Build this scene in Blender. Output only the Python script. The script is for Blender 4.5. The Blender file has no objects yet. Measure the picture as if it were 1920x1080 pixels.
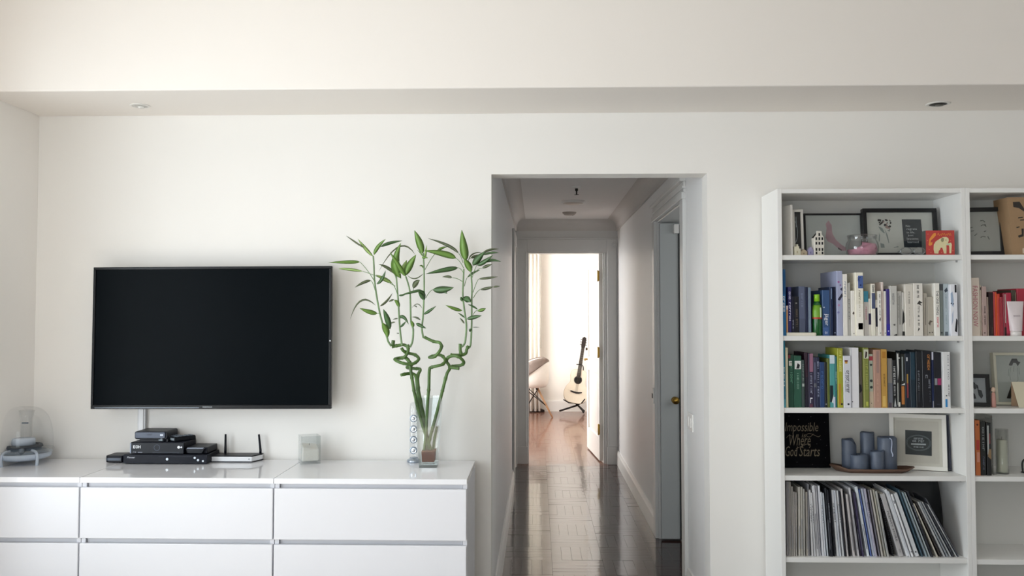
import bpy, bmesh, math, random
from mathutils import Vector, Matrix
random.seed(7)
PI = math.pi
S = bpy.context.scene
COL = S.collection
# ---------------------------------------------------------------- camera
H = 1.465                     # eye height
F = 1681.0                    # focal length in pixels of the 1920 wide frame
CX, CY = 960.0, 522.5
YAW, PITCH = math.atan(47 / F), math.atan((588 - CY) / F)
cam = bpy.data.cameras.new('camera')
cam.sensor_width = 36.0
cam.lens = F * 36.0 / 1920.0
cam.shift_y = (CY - 540.0) / 1920.0
cam.clip_start = 0.02
cam_o = bpy.data.objects.new('camera', cam)
COL.objects.link(cam_o)
cam_o.location = (0, 0, H)
cam_o.rotation_euler = (PI / 2 + PITCH, 0, YAW)
S.camera = cam_o
ROT = cam_o.rotation_euler.to_matrix()
# ---------------------------------------------------------------- colour management, world, daylight
S.view_settings.view_transform = 'Standard'
S.view_settings.look = 'None'
S.view_settings.exposure = -0.05
S.view_settings.gamma = 1.0
S.view_settings.use_curve_mapping = False
S.cycles.max_bounces = 14
S.cycles.diffuse_bounces = 8
S.cycles.glossy_bounces = 5
S.cycles.transmission_bounces = 10
S.cycles.transparent_max_bounces = 24
S.cycles.sample_clamp_indirect = 6.0
W = bpy.data.worlds.new('overcast_sky')
S.world = W
W.use_nodes = True
bg = W.node_tree.nodes['Background']
bg.inputs[0].default_value = (0.86, 0.93, 1.0, 1)
bg.inputs[1].default_value = 1.0
def area(name, loc, direction, sx, sy, power, col):
    l = bpy.data.lights.new(name, 'AREA')
    l.shape = 'RECTANGLE'; l.size = sx; l.size_y = sy; l.energy = power; l.color = col
    o = bpy.data.objects.new(name, l); COL.objects.link(o)
    o.location = loc
    o.rotation_euler = Vector(direction).to_track_quat('-Z', 'Z').to_euler()
    return o
# daylight entering through the window openings (left wall and back wall of the living room, far room)
area('window_daylight', (-2.60, 2.05, 1.42), (1, 0.0, -0.03), 2.5, 1.9, 130, (0.87, 0.95, 1.0))
area('rear_window_daylight', (-1.4, -2.68, 1.5), (0, 1, 0.0), 1.7, 2.0, 84, (0.90, 0.955, 1.0))
area('far_room_daylight', (-1.55, 11.3, 1.6), (1, 0.05, -0.1), 2.4, 2.0, 150, (1.0, 0.995, 0.99))
area('side_room_fill', (1.75, 4.75, 1.6), (-0.45, 1, -0.05), 0.7, 1.4, 4, (0.95, 0.98, 1.0))  # added fill lamp inside the side room, brightens the grey door leaf
sun = bpy.data.lights.new('sun', 'SUN'); sun.energy = 13.0; sun.angle = math.radians(0.6); sun.color = (1.0, 0.93, 0.82)
sun_o = bpy.data.objects.new('sun', sun); COL.objects.link(sun_o)
sun_o.rotation_euler = Vector((math.cos(math.radians(46)), -0.42, -math.sin(math.radians(46)))).to_track_quat('-Z', 'Z').to_euler()
# ---------------------------------------------------------------- measuring: photo pixel on a real plane -> metres
def ray(px, py):
    d = ROT @ Vector(((px - CX) / F, -(py - CY) / F, -1.0))
    return d
def PY(px, py, Y):
    d = ray(px, py); t = Y / d.y
    return (d.x * t, H + d.z * t)
def PZ(px, py, Z):
    d = ray(px, py); t = (Z - H) / d.z
    return (d.x * t, d.y * t)
def PXp(px, py, X):
    d = ray(px, py); t = X / d.x
    return (d.y * t, H + d.z * t)
# ---------------------------------------------------------------- materials
def lin(c):
    c = c / 255.0
    return c / 12.92 if c <= 0.04045 else ((c + 0.055) / 1.055) ** 2.4
def rgb(h):
    h = h.lstrip('#')
    return (lin(int(h[0:2], 16)), lin(int(h[2:4], 16)), lin(int(h[4:6], 16)), 1.0)
_m = {}
def mat(name, col, rough=0.5, metal=0.0, spec=0.5, var=0.04, scale=30.0, bump=0.0, bscale=200.0, coat=0.0, stretch=None, trans=0.0, sss=0.0, emit=0.0):
    if name in _m: return _m[name]
    m = bpy.data.materials.new(name); m.use_nodes = True
    nt = m.node_tree; b = nt.nodes['Principled BSDF']
    c = rgb(col) if isinstance(col, str) else col
    b.inputs['Roughness'].default_value = rough
    b.inputs['Metallic'].default_value = metal
    b.inputs['Specular IOR Level'].default_value = spec
    if coat: b.inputs['Coat Weight'].default_value = coat; b.inputs['Coat Roughness'].default_value = 0.05
    if trans: b.inputs['Transmission Weight'].default_value = trans
    if sss:
        b.inputs['Subsurface Weight'].default_value = sss
        b.inputs['Subsurface Radius'].default_value = (0.02, 0.018, 0.015)
    tc = nt.nodes.new('ShaderNodeTexCoord')
    mp = nt.nodes.new('ShaderNodeMapping')
    nt.links.new(tc.outputs['Object'], mp.inputs[0])
    if stretch: mp.inputs['Scale'].default_value = stretch
    nz = nt.nodes.new('ShaderNodeTexNoise'); nz.inputs['Scale'].default_value = scale; nz.inputs['Detail'].default_value = 3
    nt.links.new(mp.outputs[0], nz.inputs['Vector'])
    mx = nt.nodes.new('ShaderNodeMix'); mx.data_type = 'RGBA'
    mx.inputs[6].default_value = tuple(x * (1 - var) for x in c[:3]) + (1,)
    mx.inputs[7].default_value = tuple(min(1, x * (1 + var)) for x in c[:3]) + (1,)
    nt.links.new(nz.outputs['Fac'], mx.inputs[0]); nt.links.new(mx.outputs[2], b.inputs['Base Color'])
    if bump:
        n2 = nt.nodes.new('ShaderNodeTexNoise'); n2.inputs['Scale'].default_value = bscale
        bp = nt.nodes.new('ShaderNodeBump'); bp.inputs['Strength'].default_value = bump; bp.inputs['Distance'].default_value = 0.002
        nt.links.new(mp.outputs[0], n2.inputs['Vector']); nt.links.new(n2.outputs['Fac'], bp.inputs['Height'])
        nt.links.new(bp.outputs[0], b.inputs['Normal'])
    if emit:
        b.inputs['Emission Color'].default_value = c; b.inputs['Emission Strength'].default_value = emit
    _m[name] = m
    return m
def glass(name, tint='ffffff', rough=0.02, edge=0.55, base=0.04):
    """thin clear glass: see-through, mirror-like towards grazing angles"""
    if name in _m: return _m[name]
    m = bpy.data.materials.new(name); m.use_nodes = True
    nt = m.node_tree; nt.nodes.clear()
    out = nt.nodes.new('ShaderNodeOutputMaterial')
    tr = nt.nodes.new('ShaderNodeBsdfTransparent')
    gl = nt.nodes.new('ShaderNodeBsdfGlossy'); gl.inputs['Roughness'].default_value = rough
    lw = nt.nodes.new('ShaderNodeLayerWeight'); lw.inputs['Blend'].default_value = 0.35
    nz = nt.nodes.new('ShaderNodeTexNoise'); nz.inputs['Scale'].default_value = 8
    cr = nt.nodes.new('ShaderNodeMix'); cr.data_type = 'RGBA'
    t = [int(tint[i:i + 2], 16) / 255.0 for i in (0, 2, 4)]
    t = tuple(1 - (1 - x) * .5 for x in t) + (1,)
    cr.inputs[6].default_value = t; cr.inputs[7].default_value = tuple(x * 0.97 for x in t[:3]) + (1,)
    nt.links.new(nz.outputs['Fac'], cr.inputs[0]); nt.links.new(cr.outputs[2], tr.inputs[0])
    ma = nt.nodes.new('ShaderNodeMapRange')
    ma.inputs['To Min'].default_value = base; ma.inputs['To Max'].default_value = edge
    nt.links.new(lw.outputs['Facing'], ma.inputs['Value'])
    mx = nt.nodes.new('ShaderNodeMixShader')
    nt.links.new(ma.outputs[0], mx.inputs[0]); nt.links.new(tr.outputs[0], mx.inputs[1]); nt.links.new(gl.outputs[0], mx.inputs[2])
    nt.links.new(mx.outputs[0], out.inputs[0])
    _m[name] = m
    return m
def flat(h, rough=0.55):
    return mat('print_' + h + ('' if rough == 0.55 else str(rough)), h, rough, var=0.06, scale=60)
# ---------------------------------------------------------------- mesh builder
class MB:
    def __init__(s): s.v = []; s.f = []; s.sm = []; s.mi = []
    def add(s, vs, fs, smooth=False, mi=0):
        n = len(s.v); s.v += [tuple(p) for p in vs]
        for q in fs: s.f.append([n + i for i in q]); s.sm.append(smooth); s.mi.append(mi)
        return s
    def box(s, x0, x1, y0, y1, z0, z1, mi=0):
        if x0 > x1: x0, x1 = x1, x0
        if y0 > y1: y0, y1 = y1, y0
        if z0 > z1: z0, z1 = z1, z0
        return s.add([(x0, y0, z0), (x1, y0, z0), (x1, y1, z0), (x0, y1, z0), (x0, y0, z1), (x1, y0, z1), (x1, y1, z1), (x0, y1, z1)],
                     [(3, 2, 1, 0), (4, 5, 6, 7), (0, 1, 5, 4), (1, 2, 6, 5), (2, 3, 7, 6), (3, 0, 4, 7)], mi=mi)
    def slab(s, poly, y0, y1, mi=0):
        """outline in (x, z) with thickness along y (y0 is the face towards the viewer)"""
        a = sum(poly[i][0] * poly[(i + 1) % len(poly)][1] - poly[(i + 1) % len(poly)][0] * poly[i][1] for i in range(len(poly)))
        if a < 0: poly = poly[::-1]
        n = len(poly)
        vs = [(x, y0, z) for x, z in poly] + [(x, y1, z) for x, z in poly]
        fs = [tuple(range(n)), tuple(range(2 * n - 1, n - 1, -1))] + [(i, i + n, (i + 1) % n + n, (i + 1) % n) for i in range(n)]
        return s.add(vs, fs, mi=mi)
    def prism(s, poly, z0, z1, mi=0):
        """outline in (x, y) extruded in z"""
        a = sum(poly[i][0] * poly[(i + 1) % len(poly)][1] - poly[(i + 1) % len(poly)][0] * poly[i][1] for i in range(len(poly)))
        if a < 0: poly = poly[::-1]
        n = len(poly)
        vs = [(x, y, z0) for x, y in poly] + [(x, y, z1) for x, y in poly]
        fs = [tuple(range(n - 1, -1, -1)), tuple(range(n, 2 * n))] + [(i, (i + 1) % n, (i + 1) % n + n, i + n) for i in range(n)]
        return s.add(vs, fs, mi=mi)
    def lathe(s, prof, n=24, cx=0, cy=0, mi=0, smooth=True, sx=1.0, sy=1.0):
        vs = []; m = len(prof)
        for r, z in prof:
            for k in range(n):
                a = 2 * PI * k / n
                vs.append((cx + r * sx * math.cos(a), cy + r * sy * math.sin(a), z))
        fs = [(i * n + k, i * n + (k + 1) % n, (i + 1) * n + (k + 1) % n, (i + 1) * n + k) for i in range(m - 1) for k in range(n)]
        return s.add(vs, fs, smooth, mi)
    def tube(s, pts, rad, n=8, mi=0, cap=True):
        pts = [Vector(p) for p in pts]; m = len(pts)
        rads = rad if isinstance(rad, (list, tuple)) else [rad] * m
        up = None; vs = []
        for i, p in enumerate(pts):
            t = (pts[min(i + 1, m - 1)] - pts[max(i - 1, 0)])
            if t.length < 1e-9: t = Vector((0, 0, 1))
            t.normalize()
            if up is None:
                up = Vector((0, 1, 0)) if abs(t.y) < 0.9 else Vector((1, 0, 0))
            a = t.cross(up); a.normalize(); up = a.cross(t); up.normalize()
            for k in range(n):
                w = 2 * PI * k / n
                vs.append(p + (a * math.cos(w) + up * math.sin(w)) * rads[i])
        fs = [(i * n + k, (i + 1) * n + k, (i + 1) * n + (k + 1) % n, i * n + (k + 1) % n) for i in range(m - 1) for k in range(n)]
        s.add(vs, fs, True, mi)
        if cap:
            b = len(s.v) - len(vs)
            s.f.append([b + k for k in range(n)]); s.sm.append(False); s.mi.append(mi)
            s.f.append([b + (m - 1) * n + k for k in range(n - 1, -1, -1)]); s.sm.append(False); s.mi.append(mi)
        return s
    def disc(s, c, r, axis='y', n=20, th=0.002, mi=0):
        """short cylinder; axis 'y' faces the viewer"""
        x, y, z = c
        ring = [(math.cos(2 * PI * k / n) * r, math.sin(2 * PI * k / n) * r) for k in range(n)]
        if axis == 'y': return s.slab([(x + a, z + b) for a, b in ring], y - th, y, mi)
        if axis == 'z': return s.prism([(x + a, y + b) for a, b in ring], z - th, z, mi)
        m2 = MB().prism(ring, 0, th); return s.add([(x - v[2], y + v[0], z + v[1]) for v in m2.v], m2.f, mi=mi)
def spline(pts, k=6):
    """Catmull-Rom through points"""
    P = [Vector(p) for p in pts]; out = []
    for i in range(len(P) - 1):
        a = P[max(i - 1, 0)]; b = P[i]; c = P[i + 1]; d = P[min(i + 2, len(P) - 1)]
        for j in range(k):
            t = j / k
            out.append(0.5 * ((2 * b) + (c - a) * t + (2 * a - 5 * b + 4 * c - d) * t * t + (3 * b - a - 3 * c + d) * t ** 3))
    out.append(P[-1]); return out
def rrect(x0, x1, z0, z1, r, n=4):
    o = []
    for cx, cz, a0 in ((x1 - r, z1 - r, 0), (x0 + r, z1 - r, 90), (x0 + r, z0 + r, 180), (x1 - r, z0 + r, 270)):
        for k in range(n + 1):
            a = math.radians(a0 + 90 * k / n); o.append((cx + r * math.cos(a), cz + r * math.sin(a)))
    return o
def obj(name, mb, m, parent=None, bevel=0.0, world=False, seg=2):
    me = bpy.data.meshes.new(name)
    vs = mb.v
    if parent is not None and world:
        inv = root_world(parent).inverted()
        vs = [tuple(inv @ Vector(p)) for p in vs]
    me.from_pydata(vs, [], mb.f)
    for i, p in enumerate(me.polygons): p.use_smooth = mb.sm[i]; p.material_index = mb.mi[i]
    for x in (m if isinstance(m, (list, tuple)) else [m]): me.materials.append(x)
    me.update()
    o = bpy.data.objects.new(name, me); COL.objects.link(o)
    if parent is not None: o.parent = parent
    if bevel:
        b = o.modifiers.new('soft_edges', 'BEVEL'); b.width = bevel; b.segments = seg; b.limit_method = 'ANGLE'; b.angle_limit = math.radians(40)
        b.harden_normals = False
    return o
def root_world(o):
    M = o.matrix_basis.copy()
    return root_world(o.parent) @ M if o.parent else M
def tag(o, label=None, cat=None, group=None, kind=None):
    if label: o['label'] = label
    if cat: o['category'] = cat
    if group: o['group'] = group
    if kind: o['kind'] = kind
    return o
def thing(name, label, cat, loc=(0, 0, 0), rot=(0, 0, 0), group=None):
    o = bpy.data.objects.new(name, None); COL.objects.link(o)
    o.empty_display_size = 0.05
    o.location = loc; o.rotation_euler = rot
    return tag(o, label, cat, group)
def struct(name, mb, m, bevel=0.0):
    return tag(obj(name, mb, m, bevel=bevel), kind='structure')
# ---------------------------------------------------------------- lettering (flat print as thin meshes)
_txt = {}
def text2d(s, shear=0.0, bold=0.0):
    key = (s, shear, bold)
    if key in _txt: return _txt[key]
    cu = bpy.data.curves.new('lettering', 'FONT'); cu.body = s; cu.size = 1.0; cu.resolution_u = 2; cu.shear = shear
    cu.offset = bold
    o = bpy.data.objects.new('lettering', cu); COL.objects.link(o)
    dg = bpy.context.evaluated_depsgraph_get(); dg.update()
    me = bpy.data.meshes.new_from_object(o.evaluated_get(dg))
    vs = [(v.co.x, v.co.y) for v in me.vertices]; fs = [tuple(p.vertices) for p in me.polygons]
    bpy.data.objects.remove(o); bpy.data.curves.remove(cu); bpy.data.meshes.remove(me)
    if not vs: vs = [(0, 0), (1, 0), (1, 1)]; fs = [(0, 1, 2)]
    x0 = min(v[0] for v in vs); x1 = max(v[0] for v in vs); y0 = min(v[1] for v in vs); y1 = max(v[1] for v in vs)
    vs = [(x - x0, y - y0) for x, y in vs]
    _txt[key] = (vs, fs, x1 - x0, y1 - y0)
    return _txt[key]
def put_text(mb, s, cx, cz, w, h, y, vertical=False, shear=0.0, bold=0.0, mi=0):
    """text filling a w x h patch centred at (cx, cz) on the plane y, read from -y"""
    vs, fs, tw, th = text2d(s, shear, bold)
    out = []
    for a, b in vs:
        if vertical: out.append((cx - w / 2 + b / th * w, y, cz + h / 2 - a / tw * h))
        else: out.append((cx - w / 2 + a / tw * w, y, cz - h / 2 + b / th * h))
    mb.add(out, fs, mi=mi)
    return mb

READABLE = {'FASHION NOW', 'THE ONE THING', 'PLENTY MORE', 'jäger', 'Impossible', 'is', 'Where', 'God', 'Starts', 'No', 'regrets', 'in life.', 'Just', 'lessons', 'learned', 'Pioneer'}
_mk = random.Random(11)
GLYPHS = [[(0, .28, 0, 1), (.28, 1, .78, 1)], [(0, .25, 0, 1), (.75, 1, 0, 1), (.25, .75, .4, .6)], [(.38, .64, 0, 1)], [(0, .26, 0, 1), (.26, 1, 0, .2), (.26, .9, .42, .6), (.26, 1, .8, 1)], [(0, .25, .1, .9), (.25, .8, 0, .2), (.25, .8, .8, 1), (.78, 1, .1, .9)]]
def put_marks(mb, s, cx, cz, w, h, y, vertical=False, mi=0):
    """rows of small strokes for print too blurred in the photograph to be read"""
    n = len(s); out = []
    for i, ch in enumerate(s):
        if ch == ' ': continue
        for a0, a1, b0, b1 in GLYPHS[_mk.randrange(5)]:
            u0, u1 = (i + .08 + a0 * .8) / n, (i + .08 + a1 * .8) / n
            if vertical: out.append((cx - w / 2 + b0 * w, cx - w / 2 + b1 * w, cz + h / 2 - u1 * h, cz + h / 2 - u0 * h))
            else: out.append((cx - w / 2 + u0 * w, cx - w / 2 + u1 * w, cz - h / 2 + b0 * h, cz - h / 2 + b1 * h))
    for x0, x1, z0, z1 in out:
        mb.add([(x0, y, z0), (x1, y, z0), (x1, y, z1), (x0, y, z1)], [(0, 1, 2, 3)], mi=mi)
    return mb
_put_text = put_text
def put_text(mb, s, cx, cz, w, h, y, vertical=False, shear=0.0, bold=0.0, mi=0):
    if s in READABLE: return _put_text(mb, s, cx, cz, w, h, y, vertical, shear, 0.0, mi)
    return put_marks(mb, s, cx, cz, w, h, y, vertical, mi)
# ================================================================ key planes (metres)
YW = 4.17                     # main wall, living-room face
YB = YW - 0.285               # bookcase fronts
YM = YW - 0.49                # chest-of-drawers fronts
XL = PY(72, 320, YW)[0]       # left wall
XR = 2.95                     # right wall
YR = -2.45                    # rear wall
ZS = PY(960, 213, YW)[1]      # underside of the dropped ceiling edge
YS = PZ(960, 165, ZS)[1]      # its front edge
ZC = 3.02                     # high ceiling
OX0 = PY(921, 600, YW)[0]; OX1 = PY(1328, 600, YW)[0]; OZ = PY(1120, 326, YW)[1]
YE = 8.83                     # end wall of the hallway
YF = 13.53                    # far wall of the end room
ZH = 2.39                     # hallway ceiling
OX1h = OX1
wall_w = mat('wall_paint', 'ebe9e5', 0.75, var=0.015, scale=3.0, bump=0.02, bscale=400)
wall_h = mat('hall_paint', 'f1f1f1', 0.4, var=0.02, scale=2.5, bump=0.05, bscale=60)
wall_f = mat('far_room_paint', 'f0ede7', 0.8, var=0.015, scale=3.0)
ceil_m = mat('ceiling_paint', 'ebe6e0', 0.85, var=0.015, scale=2.0)
trim_m = mat('trim_gloss_paint', 'd6d7d6', 0.3, var=0.02, scale=6.0)
trim_w = mat('white_trim_paint', 'ecebe8', 0.3, var=0.02, scale=6.0)
brass = mat('brass', 'b08d45', 0.3, metal=1.0, var=0.1)
door_grey = mat('grey_door_paint', 'b4b9b9', 0.45, var=0.02, scale=4)
WT = 0.13
# ---- walls of the living room
m = MB()
m.box(XL - 0.2, OX0, YW, YW + WT, 0, ZC); m.box(OX1, XR + 0.2, YW, YW + WT, 0, ZC); m.box(OX0, OX1, YW, YW + WT, OZ, ZC)
struct('wall_front', m, wall_w)
m = MB()   # left wall with its window opening (out of frame, where the daylight comes from)
wy0, wy1, wz0, wz1 = 0.8, 3.3, 0.45, 2.4
m.box(XL - 0.2, XL, YR, wy0, 0, ZC); m.box(XL - 0.2, XL, wy1, YW, 0, ZC); m.box(XL - 0.2, XL, wy0, wy1, 0, wz0); m.box(XL - 0.2, XL, wy0, wy1, wz1, ZC)
struct('wall_left', m, mat('left_wall_lightened', 'f3f1ee', 0.75, var=.015, scale=3))  # lighter than the main wall to make up for weak light in the corner
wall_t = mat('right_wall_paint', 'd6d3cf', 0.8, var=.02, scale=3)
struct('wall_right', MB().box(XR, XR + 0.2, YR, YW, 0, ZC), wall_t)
m = MB(); rx0, rx1 = -2.25, -0.5
m.box(XL - 0.2, rx0, YR - 0.2, YR, 0, ZC); m.box(rx1, XR + 0.2, YR - 0.2, YR, 0, ZC); m.box(rx0, rx1, YR - 0.2, YR, 0, 0.5); m.box(rx0, rx1, YR - 0.2, YR, 2.5, ZC)
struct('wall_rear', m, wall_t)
def window(name, mb_frame, mb_glass):
    w = struct(name, mb_frame, trim_w)
    obj('window_pane', mb_glass, glass('window_glass', base=0.03), w)
m = MB(); xw = XL - 0.12
for a, b in ((wy0, wy0 + .06), ((wy0 + wy1) / 2 - .03, (wy0 + wy1) / 2 + .03), (wy1 - .06, wy1)): m.box(xw - .03, xw + .03, a, b, wz0, wz1)
for a, b in ((wz0, wz0 + .06), (wz1 - .06, wz1)): m.box(xw - .03, xw + .03, wy0 + .06, wy1 - .06, a, b)
window('window_1', m, MB().box(xw - .004, xw + .004, wy0 + .06, wy1 - .06, wz0 + .06, wz1 - .06))
m = MB(); yw = YR - 0.1
for a, b in ((rx0, rx0 + .06), (rx0 + .85, rx0 + .91), (rx1 - .06, rx1)): m.box(a, b, yw - .03, yw + .03, .5, 2.5)
for a, b in ((.5, .56), (2.44, 2.5)): m.box(rx0 + .06, rx1 - .06, yw - .03, yw + .03, a, b)
window('window_2', m, MB().box(rx0 + .06, rx1 - .06, yw - .004, yw + .004, .56, 2.44))
# ---- ceilings
struct('ceiling', MB().box(XL - 0.2, XR + 0.2, YR - 0.2, YW + WT, ZC, ZC + 0.15), ceil_m)
struct('trim_1', MB().box(XL, XR, YS, YW, ZS, ZC), ceil_m, bevel=0.006)      # dropped ceiling edge that carries the downlights
struct('ceiling_hall', MB().box(OX0 - 0.3, 2.3, YW + WT, YE + 0.14, ZH, ZH + 0.1), mat('hall_ceiling_paint', 'ecebea', 0.8, var=0.02, scale=3))
struct('ceiling_far', MB().box(-1.9, 2.2, YE + 0.14, YF + 0.15, 2.75, 2.85), wall_f)
# ---- hallway walls
y0 = YW + WT
struct('wall_hall_left', MB().box(OX0 - 0.14, OX0, y0, YE, 0, ZH), wall_h)
SD0, SD1, SDZ = 4.86, 5.93, 2.075        # side doorway in the right hallway wall
m = MB()
m.box(OX1h, OX1h + 0.14, y0, SD0, 0, ZH); m.box(OX1h, OX1h + 0.14, SD1, YE, 0, ZH); m.box(OX1h, OX1h + 0.14, SD0, SD1, SDZ, ZH)
struct('wall_hall_right', m, wall_h)
# side room behind the hallway doorway
m = MB(); sx = OX1h + 0.14
m.box(2.2, 2.3, y0, 7.2, 0, ZH); m.box(sx, 2.2, 7.1, 7.2, 0, ZH)
struct('wall_side', m, wall_h)
# end wall with the doorway to the far room
EX0 = PY(988.5, 650, YE)[0]; EX1 = PY(1138, 650, YE)[0]; EZ = PY(1060, 472, YE)[1]
m = MB()
m.box(-1.8, EX0, YE, YE + 0.14, 0, 2.75); m.box(EX1, 2.2, YE, YE + 0.14, 0, 2.75); m.box(EX0, EX1, YE, YE + 0.14, EZ, 2.75)
struct('wall_end', m, wall_h)
# far room
m = MB(); fy0, fy1 = 10.1, 12.5
m.box(-1.9, -1.8, YE, fy0, 0, 2.75); m.box(-1.9, -1.8, fy1, YF, 0, 2.75); m.box(-1.9, -1.8, fy0, fy1, 0, .5); m.box(-1.9, -1.8, fy0, fy1, 2.5, 2.75)
struct('wall_far_left', m, wall_f)
struct('wall_far_right', MB().box(2.1, 2.2, YE + 0.14, YF, 0, 2.75), wall_f)
struct('wall_far', MB().box(-1.9, 2.2, YF, YF + 0.15, 0, 2.75), wall_f)
m = MB()
for a, b in ((fy0, fy0 + .06), (11.27, 11.33), (fy1 - .06, fy1)): m.box(-1.88, -1.82, a, b, .5, 2.5)
for a, b in ((.5, .56), (2.44, 2.5)): m.box(-1.88, -1.82, fy0 + .06, fy1 - .06, a, b)
window('window_3', m, MB().box(-1.853, -1.847, fy0 + .06, fy1 - .06, .56, 2.44))
struct('sun_blocker', MB().box(-4.3, -1.9, fy0 - .5, fy1 + .5, 2.62, 2.72), ceil_m)     # unseen slab added to keep the sun out of the far window
# ---- floor: dark glossy basket-weave parquet
def parquet_material(name, c0, c1, c2, rough):
    if name in _m: return _m[name]
    fm = bpy.data.materials.new(name); fm.use_nodes = True
    nt = fm.node_tree; b = nt.nodes['Principled BSDF']
    b.inputs['Roughness'].default_value = rough
    b.inputs['Coat Weight'].default_value = 0.32; b.inputs['Coat Roughness'].default_value = 0.06; b.inputs['Specular IOR Level'].default_value = 0.4
    oi = nt.nodes.new('ShaderNodeObjectInfo'); tc = nt.nodes.new('ShaderNodeTexCoord')
    nz = nt.nodes.new('ShaderNodeTexNoise'); nz.inputs['Scale'].default_value = 9.0; nz.inputs['Detail'].default_value = 6; nz.inputs['Distortion'].default_value = 0.6
    nt.links.new(tc.outputs['Object'], nz.inputs['Vector'])
    ad = nt.nodes.new('ShaderNodeMath'); ad.operation = 'MULTIPLY_ADD'; ad.inputs[1].default_value = 0.5
    nt.links.new(oi.outputs['Random'], ad.inputs[0]); nt.links.new(nz.outputs['Fac'], ad.inputs[2])
    cr = nt.nodes.new('ShaderNodeValToRGB')
    cr.color_ramp.elements[0].position = 0.35; cr.color_ramp.elements[0].color = rgb(c0)
    cr.color_ramp.elements[1].position = 1.0; cr.color_ramp.elements[1].color = rgb(c1)
    e = cr.color_ramp.elements.new(0.7); e.color = rgb(c2)
    nt.links.new(ad.outputs[0], cr.inputs[0]); nt.links.new(cr.outputs[0], b.inputs['Base Color'])
    n2 = nt.nodes.new('ShaderNodeTexNoise'); n2.inputs['Scale'].default_value = 14.0
    nt.links.new(tc.outputs['Object'], n2.inputs['Vector'])
    bp = nt.nodes.new('ShaderNodeBump'); bp.inputs['Strength'].default_value = 0.12; bp.inputs['Distance'].default_value = 0.004
    nt.links.new(n2.outputs['Fac'], bp.inputs['Height']); nt.links.new(bp.outputs[0], b.inputs['Normal'])
    nt.links.new(bp.outputs[0], b.inputs['Coat Normal'])
    _m[name] = fm
    return fm
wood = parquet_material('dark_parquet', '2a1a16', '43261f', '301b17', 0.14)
wood_lit = parquet_material('lit_parquet', '6c4b3d', '8d6858', '7b5646', 0.22)  # lit copy of the dark parquet, far-room daylight put into its colour
gap = mat('parquet_joint', '1c1311', 0.5)
fl = MB().box(XL - 0.2, XR + 0.2, YR - 0.2, YE, -0.2, -0.006)
fl.box(-1.9, 2.2, YE, YF + 0.15, -0.2, -0.006)
floor = struct('floor', fl, gap)
B = 0.30; N = 5; w5 = B / N
def strip_mesh(along_x):
    a, b = (B, w5) if along_x else (w5, B)
    g = 0.0003
    k = 0.0003
    x, y = a / 2 - g, b / 2 - g
    mb = MB().add([(-x, -y, -.006), (x, -y, -.006), (x, y, -.006), (-x, y, -.006), (-x, -y, -k), (x, -y, -k), (x, y, -k), (-x, y, -k),
                   (-x + k, -y + k, 0), (x - k, -y + k, 0), (x - k, y - k, 0), (-x + k, y - k, 0)],
                  [(0, 1, 5, 4), (1, 2, 6, 5), (2, 3, 7, 6), (3, 0, 4, 7), (4, 5, 9, 8), (5, 6, 10, 9), (6, 7, 11, 10), (7, 4, 8, 11), (8, 9, 10, 11)])
    return mb
sx_mb, sy_mb = strip_mesh(True), strip_mesh(False)
first = {}
rest = MB(); rest_far = MB(); count = 0
nbx0 = int(math.floor((XL - OX0) / B)) - 1; nbx1 = int(math.ceil((XR - OX0) / B)) + 1
cells = [(ix, iy) for iy in range(int(math.floor((YR - 0.2) / B)), int(math.ceil((YF) / B))) for ix in range(nbx0, nbx1)]
def clipbox(x0, x1, ya, yb):
    return max(x0, XL - 0.1), min(x1, XR + 0.1), max(ya, YR - 0.1), min(yb, YF)
for ix, iy in sorted(cells, key=lambda c: c[1]):
    bx, by = OX0 + ix * B, iy * B
    ax = (ix + iy) % 2 == 0
    hall = (by + B > 4.75 and by < YE and bx + B > OX0 - 0.01 and bx < OX1 + 0.12)
    for k in range(N):
        cx, cy = (bx + B / 2, by + (k + .5) * w5) if ax else (bx + (k + .5) * w5, by + B / 2)
        if hall and count < 300 and (OX0 - 0.03 < cx < OX1 + 0.1 or (SD0 < cy < SD1 and cx < OX1 + .25)) and cy < YE:
            if ax not in first:
                o = obj('plank', sx_mb if ax else sy_mb, wood, floor); first[ax] = o
            else:
                o = first[ax].copy(); COL.objects.link(o)
            o.location = (cx, cy, random.uniform(-.0003, .0002)); o.rotation_euler = (random.uniform(-.004, .004), random.uniform(-.004, .004), 0)
            count += 1
        else:
            if cy > YE:
                if not -1.8 < cx < 2.1: continue
                tgt = rest_far
            elif cy > YW + WT and not OX0 - 0.1 < cx < 2.2: continue
            else: tgt = rest
            src = sx_mb if ax else sy_mb
            t1, t2 = random.uniform(-.003, .003), random.uniform(-.003, .003)
            tgt.add([(cx + v[0], cy + v[1], v[2] + (v[0] * t1 + v[1] * t2 if v[2] > -.005 else 0)) for v in src.v], src.f)
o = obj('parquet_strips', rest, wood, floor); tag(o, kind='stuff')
o = obj('parquet_strips_lit', rest_far, wood_lit, floor); tag(o, 'far room parquet in a lighter brown that stands in for its daylight', kind='stuff')
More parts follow.
